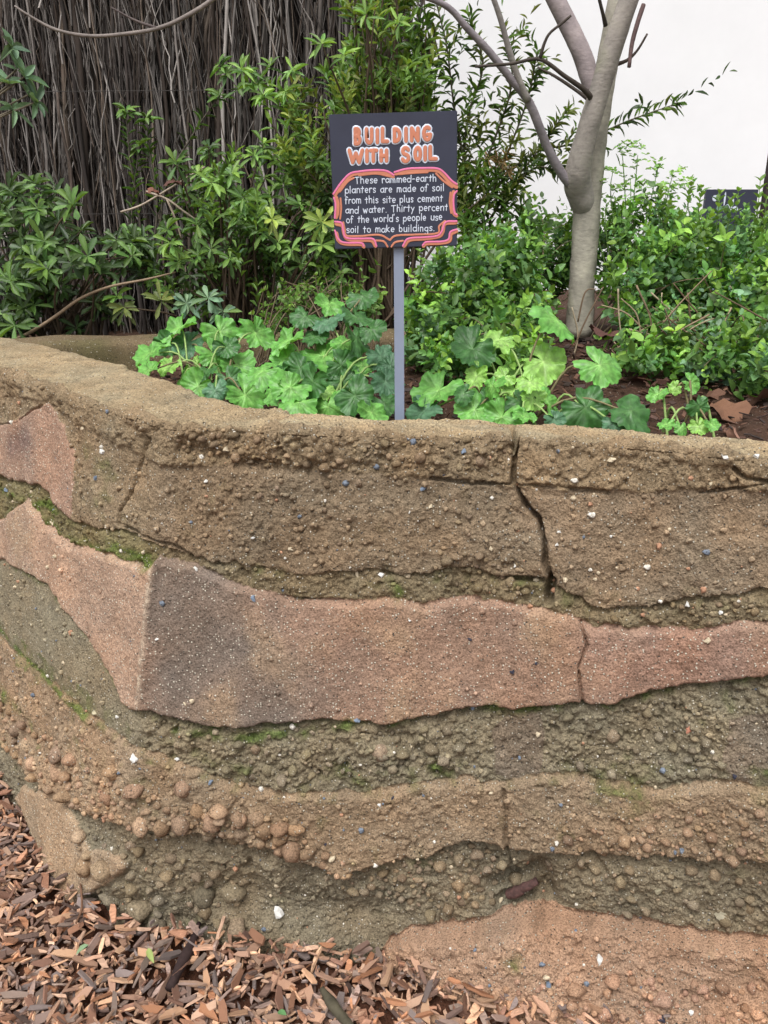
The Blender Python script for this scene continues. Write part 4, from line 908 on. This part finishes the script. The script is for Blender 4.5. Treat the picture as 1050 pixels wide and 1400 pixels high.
# ------------------------------------------------------------------ litter in the bed
def dead_leaf(u, v, r, col, label, Y=None):
    p = at(u, v, Y) if Y else on_z(u, v, .985); R_ = r * mpp(p); V = []; NA = 22
    ph = random.uniform(0, 6); V = [(0, 0, 0)]
    for rr_ in (.5, 1):
        for i in range(NA):
            th = 6.283 * i / NA; rad = rr_ * (.6 + .4 * abs(math.cos(2.5 * th)) ** 1.4)
            V.append((rad * math.cos(th) * 1.2, rad * math.sin(th), .3 * rr_ * math.sin(2 * th + ph) + .12 * rr_ * math.sin(7 * th)))
    F = [(0, 1 + i, 1 + (i + 1) % NA) for i in range(NA)] + [(1 + i, 1 + NA + i, 1 + NA + (i + 1) % NA, 1 + (i + 1) % NA) for i in range(NA)]
    o = obj('dead_leaf', mesh_np('dead_leaf', np.array(V), F, lin(*col, .8)), M_DEAD); o.location = p; o.scale = (R_,) * 3
    o.rotation_euler = (random.uniform(.2, .7), random.uniform(-.3, .3), random.uniform(0, 6)); return tag(o, label, 'dead leaf')
dead_leaf(872, 522, 22, (112, 74, 62), 'reddish brown dead leaf among dry stems beside the seedling')
dead_leaf(990, 560, 34, (128, 90, 66), 'largest tan-brown dead leaf near the right edge of the bed')
dead_leaf(965, 545, 24, (104, 72, 54), 'brown curled dead leaf just right of the seedling')
dead_leaf(1012, 600, 20, (186, 140, 118), 'pinkish pale dead leaf lying on the rim at the right', 1.40)
dead_leaf(828, 455, 22, (92, 58, 50), 'dark brown dead leaf standing up behind the right lobed-leaf plant', 2.2)
dead_leaf(1040, 545, 24, (110, 80, 62), 'grey-brown dead leaf at the right edge of the photo')
dead_leaf(210, 262, 10, (130, 84, 68), 'rusty red dead leaf hanging in the shrub before the fence', 2.6)
dead_leaf(236, 250, 12, (96, 62, 52), 'small dark dead leaf hanging in the shrub before the fence', 2.62)
mb = MB()
for k in range(3200):                                               # bark crumbs and leaf scraps nobody could count
    x, y = random.uniform(-.75, 1.6), random.uniform(1.45, 2.6)
    if y < np.interp(x, I2[:, 0], I2[:, 1]) + .03: continue
    z = soil_z(x, y) + random.uniform(.0, .02); rot = Matrix.Rotation(random.uniform(0, 6.28), 3, 'Z') @ Matrix.Rotation(random.gauss(0, .4), 3, 'X') @ Matrix.Rotation(random.gauss(0, .4), 3, 'Y')
    mb.box((x, y, z), (random.uniform(.004, .015), random.uniform(.0015, .006), .0012), rot, lin(*random.choice([(96, 66, 54), (72, 52, 44), (118, 84, 66), (60, 46, 40)]), .7))
tag(obj('bark_litter', mb.mesh('bark_litter', False), M_DEAD, soil, world=False), kind='stuff')

# ------------------------------------------------------------------ wood-chip mulch at the foot
gx, gy = np.meshgrid(np.linspace(-2.2, 1.8, 140), np.linspace(.3, 2.6, 90))
gz_ = fbm(np.stack([gx * 5, gy * 5, 0 * gx], 2), 3, 33) * .012 - .008
ix = np.arange(gx.size).reshape(gx.shape); q = np.stack([ix[:-1, :-1], ix[:-1, 1:], ix[1:, 1:], ix[1:, :-1]], -1).reshape(-1, 4)
mulch = tag(obj('mulch_bed', mesh_np('mulch_bed', np.stack([gx, gy, gz_], 2).reshape(-1, 3), q, lin(74, 48, 36)), M_SOIL), kind='structure')
CC = [(182, 142, 112), (172, 134, 106), (150, 122, 108), (120, 104, 98), (134, 112, 98), (172, 128, 98), (158, 108, 76), (142, 98, 72), (190, 142, 102), (126, 88, 68), (150, 112, 88), (112, 84, 70), (170, 112, 70), (98, 76, 66), (198, 152, 112)]
def chip_unit(k):
    r = np.random.default_rng(500 + k); n = 3; V = []
    w = [r.uniform(.35, 1), 1, r.uniform(.35, 1)]; sk0, sk1 = r.uniform(-.35, .35, 2); bow = r.uniform(-.25, .25)
    for i, x in enumerate((-1, r.uniform(-.3, .3), 1)):
        cy = r.uniform(-.15, .15)
        for yy, zz in ((-1, -1), (1, -1), (1, 1), (-1, 1)):
            V.append((x + yy * (sk0 if i == 0 else sk1 if i == 2 else 0), cy + yy * w[i], zz * r.uniform(.6, 1.1) + bow * (1 if i == 1 else -1)))
    F = [(0, 3, 2, 1), (8, 9, 10, 11)]
    for i in range(n - 1):
        for j in range(4): a, b = i * 4 + j, i * 4 + (j + 1) % 4; F.append((a, b, b + 4, a + 4))
    return np.array(V), F
CH = [chip_unit(k) for k in range(14)]; chm = {}
foot = lambda x: np.interp(x, B2[:, 0], B2[:, 1])
chips = []
for k in range(23000):
    x, y = random.uniform(-1.5, 1.0), random.uniform(.8, 1.95)
    wy = foot(x)
    if y > wy + .02: continue
    near = max(0, 1 - (wy - y) / .10)
    hl = (.006 + .019 * random.random() ** 1.9); lay_ = random.random()
    z = lay_ * .024 + near * random.uniform(0, .03) + .018 * max(0, min(1, (x - .0) / .4)) * near
    chips.append((depth((x, y, z)), x, y, z, hl, hl * random.uniform(.10, .42), random.uniform(.0012, .0036), lay_))
def chip_rot(): return Matrix.Rotation(random.uniform(0, 6.28), 3, 'Z') @ Matrix.Rotation(random.gauss(0, .3), 3, 'Y') @ Matrix.Rotation(random.gauss(0, .45), 3, 'X')
def vis_px(c):
    u = CX + FPX * c[1] / c[0]; v = CY - FPX * (c[2] * SP + (c[3] - CAM_H) * CP) / c[0]; return -10 < u < 1060 and v < 1410
chips.sort(key=lambda c: -(c[4] * (.4 + c[7]) * (1 if vis_px(c) else 0)))
mb = MB()
for k, (_, x, y, z, hl, hw, th, _l) in enumerate(chips):
    ci = random.randrange(len(CC)); rot = chip_rot(); tint = desat(lin(*CC[ci], 1.35 * random.uniform(.5, 1.15)), .2)
    if k < 295:
        key = (k % 14, ci)
        if key not in chm: chm[key] = mesh_np('wood_chip', *CH[k % 14], tint, smooth=False); chm[key].materials.append(M_CHIP)
        o = bpy.data.objects.new('wood_chip', chm[key]); link(o, mulch); o.location = (x, y, z + .004); o.rotation_euler = rot.to_euler(); o.scale = (hl, hw, th)
    else:
        V, F = CH[k % 14]; mb.add((V * np.array([hl, hw, th])) @ np.array(rot).T + np.array([x, y, z]), F, tint)
tag(obj('loose_wood_chips', mb.mesh('loose_wood_chips', False), M_CHIP, mulch, world=False), kind='stuff')
def ground_stick(name, pl, rpx, col, label, cat, z=.03):
    P3 = [on_z(u, v, z) for u, v in pl]; V, F = tube(spline(P3, 18), [r * mpp(p) for r, p in zip(rpx, P3)], 8, .3)
    return tag(obj(name, mesh_np(name, V, F, lin(*col, .7)), M_TWIG), label, cat)
ground_stick('bark_strip', [(232, 1352), (248, 1318), (262, 1290), (272, 1262)], [7, 8, 6, 3], (62, 48, 46), 'dark strip of bark lying on the chips below the planter corner', 'bark')
ground_stick('lichen_stick', [(440, 1352), (452, 1370), (468, 1390), (485, 1410)], [5, 8, 7, 5], (92, 86, 70), 'dark greenish stick at the bottom edge of the chips', 'stick', .036)
ground_stick('fallen_twig', [(104, 1262), (112, 1240), (110, 1200), (113, 1165)], [1.5, 1.6, 1.4, 1], (128, 96, 76), 'thin dry twig leaning on the planter corner', 'twig', .05)
for u, v, r, c, lb in ((206, 1306, 11, (168, 186, 112), 'yellow-green leaf on the chips just under the planter corner'), (385, 1385, 10, (110, 160, 104), 'small fresh green leaf at the bottom edge of the chips'), (112, 1298, 10, (140, 168, 130), 'pale grey-green leaf on the chips left of the bark strip')):
    p = on_z(u, v, .042); V, F = leaf_unit('ovate', .15, .2); R_ = r * mpp(p)
    o = obj('fallen_leaf', mesh_np('fallen_leaf', V * np.array([2, .8, 2]) - np.array([1, 0, 0]), F, lin(*c, .9)), M_LEAFP); o.location = p; o.scale = (R_,) * 3; o.rotation_euler = (random.uniform(-.4, .4), .3, random.uniform(0, 6)); tag(o, lb, 'leaf')

# ------------------------------------------------------------------ the painted sign
SY = 1.545
TL, TR, BR_, BL = at(450, 157, SY), at(624, 151, SY), at(625.5, 336, SY), at(458, 340.5, SY)
ex = ((TR - TL) + (BR_ - BL)).normalized(); ez0 = ((TL - BL) + (TR - BR_)).normalized(); en = ex.cross(ez0).normalized(); ez = en.cross(ex).normalized()
if en.y > 0: en = -en
cen = (TL + TR + BL + BR_) / 4; bw = ((TR - TL).length + (BR_ - BL).length) / 2; bh = ((TL - BL).length + (TR - BR_).length) / 2
pb = on_z(547, 577, 1.0); pbase = Vector((at(547, 577, SY).x, SY + .012, .94))
sign = empty('information_sign', pbase, 'dark hand-lettered board on a grey post, orange title, pink border', 'sign')
def sp_(X, Y, lift=0.0):                                            # board point from lettering-sheet units
    b = (Y - (125 - 27 * (X - 97) / 828)) / 885; xl = 97 + 33 * b; xr = 925 + 5 * b; a = (X - xl) / (xr - xl)
    return cen + ex * ((a - .5) * bw) + ez * ((.5 - b) * bh) + en * (.0041 + lift)
UNIT = bw / 815
rotb = Matrix((ex, en, ez)).transposed()
import bmesh
bm = bmesh.new(); bmesh.ops.create_cube(bm, size=1); bmesh.ops.scale(bm, vec=(bw, .008, bh), verts=bm.verts); bmesh.ops.bevel(bm, geom=bm.edges[:], offset=.0012, segments=2, affect='EDGES')
V = np.array([tuple(rotb @ v.co + cen) for v in bm.verts]); F = [tuple(v.index for v in f.verts) for f in bm.faces]; bm.free()
M_BOARD = plain_mat('painted_board', lin(60, 63, 80, .8), .55, .08, 30, .05, .35); M_POST = plain_mat('painted_post', lin(142, 152, 172, .9), .5, .06, 20, .05, .4)
obj('board', mesh_np('board', V, F, smooth=False), M_BOARD, sign)
ptop = cen - ez * bh * .1 - en * .012; k = mpp(pbase); mb = MB()
pm = (Vector(pbase) + ptop) / 2; pd = (ptop - Vector(pbase)); pu = pd.normalized(); pr = Vector((1, 0, 0)); pr = (pr - pu * pr.dot(pu)).normalized(); pf = pu.cross(pr)
mb.box(pm, (6.6 * mpp(pm), 6.0 * mpp(pm), pd.length / 2), Matrix((pr, pf, pu)).transposed())
mb.V[0][:, 0] += (at(544.5, 345, SY).x - ptop.x) * (mb.V[0][:, 2] > pm.z)
obj('post', mb.mesh('post', False), M_POST, sign)
def split_sharp(strokes):
    out = []
    for st in strokes:
        cur = [st[0]]
        for i in range(1, len(st)):
            cur.append(st[i])
            if i < len(st) - 1:
                a = Vector((st[i][0] - st[i - 1][0], st[i][1] - st[i - 1][1])); b = Vector((st[i + 1][0] - st[i][0], st[i + 1][1] - st[i][1]))
                if a.length > 1e-6 and b.length > 1e-6 and a.angle(b) > .8: out.append(cur); cur = [st[i]]
        out.append(cur)
    return out
def smooth2(strokes): return [[(p[0], p[1]) for p in spline([(x, y, 0) for x, y in st], 5 * len(st))] for st in strokes]
def stroke_mesh(strokes, w, lift, flatk=.22, sides=8):
    m_ = MB()
    for j, st in enumerate(split_sharp(strokes)):
        P3 = [sp_(x, y, lift + .00002 * (j % 7)) for x, y in st]
        if len(P3) == 1: P3 = [P3[0], P3[0] + ex * w * UNIT * .1]
        # rounded ends
        a, b = P3[0], P3[-1]; da = (P3[0] - P3[1]).normalized() * w * UNIT * .5; db = (P3[-1] - P3[-2]).normalized() * w * UNIT * .5
        R_ = w * UNIT * .5
        pts = [a + da, a + da * .7] + P3 + [b + db * .7, b + db]; rad = [R_ * .12, R_ * .72] + [R_] * len(P3) + [R_ * .72, R_ * .12]
        V, F = tube_r(pts, rad, sides, (en, flatk)); m_.add(V, F)
    return m_
def tube_r(pts, rad, sides, flat):
    P_ = np.array([tuple(p) for p in pts]); n = len(P_); T = np.gradient(P_, axis=0); T /= np.linalg.norm(T, axis=1)[:, None] + 1e-12
    e = np.array(flat[0]); B = np.cross(T, e); B /= np.linalg.norm(B, axis=1)[:, None] + 1e-12
    ang = np.linspace(0, 2 * np.pi, sides, endpoint=False); rad = np.array(rad)
    V = P_[:, None] + rad[:, None, None] * np.cos(ang)[None, :, None] * B[:, None] + np.minimum(rad, rad.max())[:, None, None] * flat[1] * np.sin(ang)[None, :, None] * e
    F = [(i * sides + j, i * sides + (j + 1) % sides, (i + 1) * sides + (j + 1) % sides, (i + 1) * sides + j) for i in range(n - 1) for j in range(sides)]
    return V.reshape(-1, 3), F
def arc(cx, cy, rx, ry, a0, a1, n=10): return [(cx + rx * math.cos(math.radians(a0 + (a1 - a0) * i / (n - 1))), cy + ry * math.sin(math.radians(a0 + (a1 - a0) * i / (n - 1)))) for i in range(n)]
# handwriting: strokes in x-height units, y up; (width, strokes)
G = {'a': (.85, [arc(.38, .45, .36, .45, 50, 360 - 20), [(.74, .95), (.74, .2), (.84, .0)]]), 'b': (.85, [[(.08, 1.55), (.08, .05)], arc(.42, .45, .36, .45, 150, -160)]),
     'c': (.72, [arc(.42, .47, .38, .47, 50, 310)]), 'd': (.88, [arc(.38, .45, .36, .45, 50, 330), [(.76, 1.55), (.76, .0)]]), 'e': (.78, [[(.06, .48), (.68, .52)] + arc(.38, .5, .32, .48, 10, 310)]),
     'f': (.6, [arc(.42, 1.25, .22, .3, 20, 180, 7) + [(.2, -.05)], [(.0, .85), (.45, .9)]]), 'g': (.85, [arc(.38, .5, .34, .42, 50, 330), [(.72, .95), (.72, -.25)] + arc(.4, -.3, .32, .3, 0, -150, 7)]),
     'h': (.82, [[(.08, 1.55), (.08, 0)], [(.08, .5)] + arc(.38, .6, .3, .36, 150, 0, 7) + [(.7, 0)]]), 'i': (.3, [[(.12, .95), (.12, 0)], [(.12, 1.32)]]), 'k': (.78, [[(.08, 1.5), (.08, 0)], [(.62, .95), (.1, .42), (.68, 0)]]),
     'l': (.3, [[(.12, 1.55), (.12, 0)]]), 'm': (1.15, [[(.08, .95), (.08, 0)], [(.08, .6)] + arc(.32, .62, .24, .33, 150, 0, 6) + [(.56, 0)], [(.56, .6)] + arc(.8, .62, .24, .33, 150, 0, 6) + [(1.04, 0)]]),
     'n': (.8, [[(.08, .95), (.08, 0)], [(.08, .55)] + arc(.38, .6, .3, .36, 150, 0, 7) + [(.68, 0)]]), 'o': (.82, [arc(.4, .47, .36, .47, 80, 445, 14)]), 'p': (.84, [[(.08, .95), (.08, -.6)], arc(.42, .48, .36, .46, 150, -160)]),
     'r': (.6, [[(.08, .95), (.08, 0)], [(.08, .55)] + arc(.36, .62, .26, .34, 150, 40, 5)]), 's': (.68, [[(.6, .82)] + arc(.36, .72, .24, .24, 40, 220, 7) + arc(.34, .24, .26, .24, 80, -150, 8)]), 't': (.66, [[(.3, 1.35), (.3, .0)], [(.0, .88), (.6, .93)]]),
     'u': (.82, [[(.06, .95), (.06, .4)] + arc(.38, .38, .32, .38, 180, 350, 7) + [(.7, .95)], [(.7, .95), (.72, 0)]]), 'w': (1.1, [[(.04, .95), (.26, 0), (.52, .8), (.76, 0), (1.02, .95)]]), 'y': (.8, [[(.06, .95), (.38, .25)], [(.72, .95), (.38, .1), (.12, -.55)]]),
     'T': (.95, [[(.45, 1.4), (.45, 0)], [(.0, 1.38), (.9, 1.44)]]), '.': (.35, [[(.1, .04)]]), '-': (.62, [[(.06, .55), (.5, .57)]]), "'": (.22, [[(.1, 1.6), (.06, 1.3)]]), ' ': (.62, [])}
def write(text, x0, x1, y0, y1, h):
    tw = sum(G[c][0] + .2 for c in text); sx = (x1 - x0) / tw; x = 0; out = []
    for c in text:
        w, st = G[c]; t = x / tw; by = y0 + (y1 - y0) * t + random.uniform(-2, 2)
        for s_ in st: sl_ = random.uniform(-.08, .1); kx = random.uniform(.92, 1.08); out.append([(x0 + (x + px * kx + py * sl_ * .6) * sx + random.uniform(-.7, .7), by - py * h * random.uniform(.97, 1.03)) for px, py in s_])
        x += w + .2
    return out
M_TXT = plain_mat('white_paint', lin(214, 222, 236, .95), .5, .03, 30); M_ORA = plain_mat('orange_paint', lin(216, 138, 108, .85), .5, .10, 60); M_PNK = plain_mat('pink_paint', lin(238, 128, 172, .9), .5, .06, 60)
for tx, x0, x1, y0, y1 in (('These rammed-earth', 265, 800, 566, 550), ('planters are made of soil', 198, 850, 630, 612), ('from this site plus cement', 198, 840, 700, 682), ('and water. Thirty percent', 200, 874, 765, 742), ("of the world's people use", 205, 838, 828, 808), ('soil to make buildings.', 205, 790, 896, 882)):
    obj('text_line', stroke_mesh(write(tx, x0, x1, y0, y1, 30), 5.6, .0001, .05).mesh('text_line'), M_TXT, sign)
C_ = {'B': [[(0, 0), (0, 1)], [(0, 1)] + arc(.25, .76, .42, .24, 90, -90, 8) + [(0, .52)] + arc(.3, .26, .5, .26, 90, -90, 8) + [(0, 0)]], 'U': [[(0, 1), (0, .35)] + arc(.4, .35, .4, .35, 180, 360, 8) + [(.8, 1)]], 'I': [[(0, 0), (0, 1)]], 'L': [[(0, 1), (0, .02), (.75, .02)]],
      'D': [[(0, 0), (0, 1)], [(0, 1)] + arc(.15, .5, .68, .5, 90, -90, 10) + [(0, 0)]], 'N': [[(0, 0), (0, 1), (.8, 0), (.8, 1)]], 'G': [arc(.45, .5, .45, .5, 55, 325, 12) + [(.88, .42), (.5, .42)]], 'W': [[(0, 1), (.25, 0), (.5, .75), (.75, 0), (1, 1)]], 'T': [[(.4, 0), (.4, 1)], [(0, .98), (.85, 1)]], 'H': [[(0, 0), (0, 1)], [(.8, 0), (.8, 1)], [(0, .48), (.8, .5)]],
      'S': [[(.75, .85)] + arc(.42, .75, .33, .24, 50, 240, 7) + arc(.42, .25, .38, .25, 70, -160, 9)], 'O': [arc(.45, .5, .45, .5, 90, 450, 16)]}
title = []
for ch, x, w, y0, h in (('B', 268, 36, 310, 94), ('U', 340, 42, 304, 86), ('I', 410, 10, 300, 78), ('L', 443, 42, 296, 82), ('D', 521, 40, 294, 78), ('I', 595, 10, 290, 76), ('N', 632, 50, 288, 76), ('G', 710, 48, 284, 80),
                        ('W', 228, 84, 428, 76), ('I', 342, 10, 422, 70), ('T', 366, 44, 420, 68), ('H', 434, 44, 418, 66), ('S', 570, 52, 422, 88), ('O', 654, 38, 412, 78), ('I', 719, 10, 410, 78), ('L', 752, 50, 406, 78)):
    for s_ in C_[ch]: title.append([(x + px * w, y0 - py * h) for px, py in s_])
obj('title_outline', stroke_mesh(title, 43, .0002, .015).mesh('title_outline'), M_TXT, sign); obj('title_lettering', stroke_mesh(title, 25, .0006, .02).mesh('title_lettering'), M_ORA, sign)
BO = [([[(135, 640), (180, 575), (235, 515), (300, 498), (400, 488), (470, 497), (510, 520)], [(530, 502), (600, 482), (700, 478), (790, 480), (830, 505), (880, 560), (922, 588)], [(905, 622), (898, 690), (908, 760), (924, 778)], [(140, 660), (150, 700), (148, 760), (140, 790)],
        [(140, 836), (180, 850), (190, 900), (215, 940), (300, 946), (370, 950), (395, 985)], [(140, 900), (155, 950), (200, 972), (300, 975), (318, 990)], [(920, 826), (850, 835), (835, 890), (810, 920), (720, 935), (620, 945), (585, 985)], [(924, 885), (890, 905), (880, 950), (820, 965), (730, 970), (712, 985)]], 26),
      ([[(165, 620), (215, 555), (255, 530)], [(290, 513), (400, 502), (490, 520)], [(550, 505), (650, 496), (735, 492)], [(790, 500), (840, 550), (895, 590)], [(168, 665), (172, 730), (165, 800)], [(885, 625), (880, 690), (890, 760)], [(185, 825), (196, 880), (200, 915), (300, 918), (420, 910), (490, 945)], [(490, 945), (530, 915), (650, 908), (800, 898), (812, 850), (850, 815)], [(400, 948), (450, 955), (475, 990)], [(575, 950), (525, 960), (500, 990)]], 12)]
mo_ = stroke_mesh(smooth2(BO[0][0]), 26, .0002, .03); m2 = stroke_mesh(smooth2(BO[1][0]), 13, .0002, .05); obj('border_band', mo_.mesh('border_band'), M_ORA, sign); obj('border_band', m2.mesh('border_band'), M_ORA, sign)
PK = [[(122, 635), (170, 565), (230, 503), (300, 487), (400, 478), (470, 485), (515, 510)], [(520, 492), (600, 470), (700, 465), (795, 467), (840, 492), (890, 545), (926, 570)], [(926, 615), (908, 640), (905, 700), (912, 760), (926, 772)], [(125, 660), (135, 700), (133, 760), (130, 795)], [(130, 820), (175, 830), (185, 880), (205, 930), (300, 935), (380, 938), (402, 985)], [(130, 880), (150, 935), (190, 962), (300, 965), (318, 985)], [(926, 816), (855, 822), (832, 880), (800, 915), (720, 925), (610, 935), (575, 985)], [(926, 872), (885, 890), (872, 940), (820, 955), (730, 958), (705, 980)]]
obj('border_line', stroke_mesh(smooth2(PK), 12, .0006, .06).mesh('border_line'), M_PNK, sign)

# ------------------------------------------------------------------ far dark sign and post by the white wall
fy = 4.3; c0, c1 = at(965, 259, fy), at(1031, 292, fy); fs = empty('picture_sign', ((c0.x + c1.x) / 2, fy, .9), 'dark blue-grey board with white shapes, half hidden behind the right bush', 'sign')
mb = MB(); mb.box(((c0.x + c1.x) / 2, fy, (c0.z + c1.z) / 2 - .06), ((c1.x - c0.x) / 2, .012, (c0.z - c1.z) / 2 + .06)); obj('board', mb.mesh('board', False), M_BOARD, fs)
mb = MB(); mb.box(((c0.x + c1.x) / 2, fy + .035, 1.1), (.02, .02, .25)); obj('post', mb.mesh('post', False), M_POST, fs)
mb = MB()
for u, v, ru, rv_ in ((978, 271, 4, 4), (991, 272, 1.2, 9), (1000, 275, 3.5, 5), (996, 284, 5, 5), (1005, 286, 4, 4)):
    p = at(u, v, fy - .014); k = mpp(p); n = 14
    V = [tuple(p + Vector((math.cos(6.283 * i / n) * ru * k, dy_, math.sin(6.283 * i / n) * rv_ * k))) for dy_ in (0, .004) for i in range(n)]
    mb.add(V, [tuple(range(n)), tuple(range(2 * n - 1, n - 1, -1))] + [(i, i + n, (i + 1) % n + n, (i + 1) % n) for i in range(n)])
obj('white_shape', mb.mesh('white_shape', False), M_TXT, fs)
p = at(1049, 275, 4.0); mb = MB(); mb.box((p.x, 4.0, 1.35), (.02, .02, .32), tint=lin(60, 52, 50)); o = obj('fence_post', mb.mesh('fence_post', False), M_TWIG); tag(o, 'dark upright post at the right edge beside the far board', 'post')
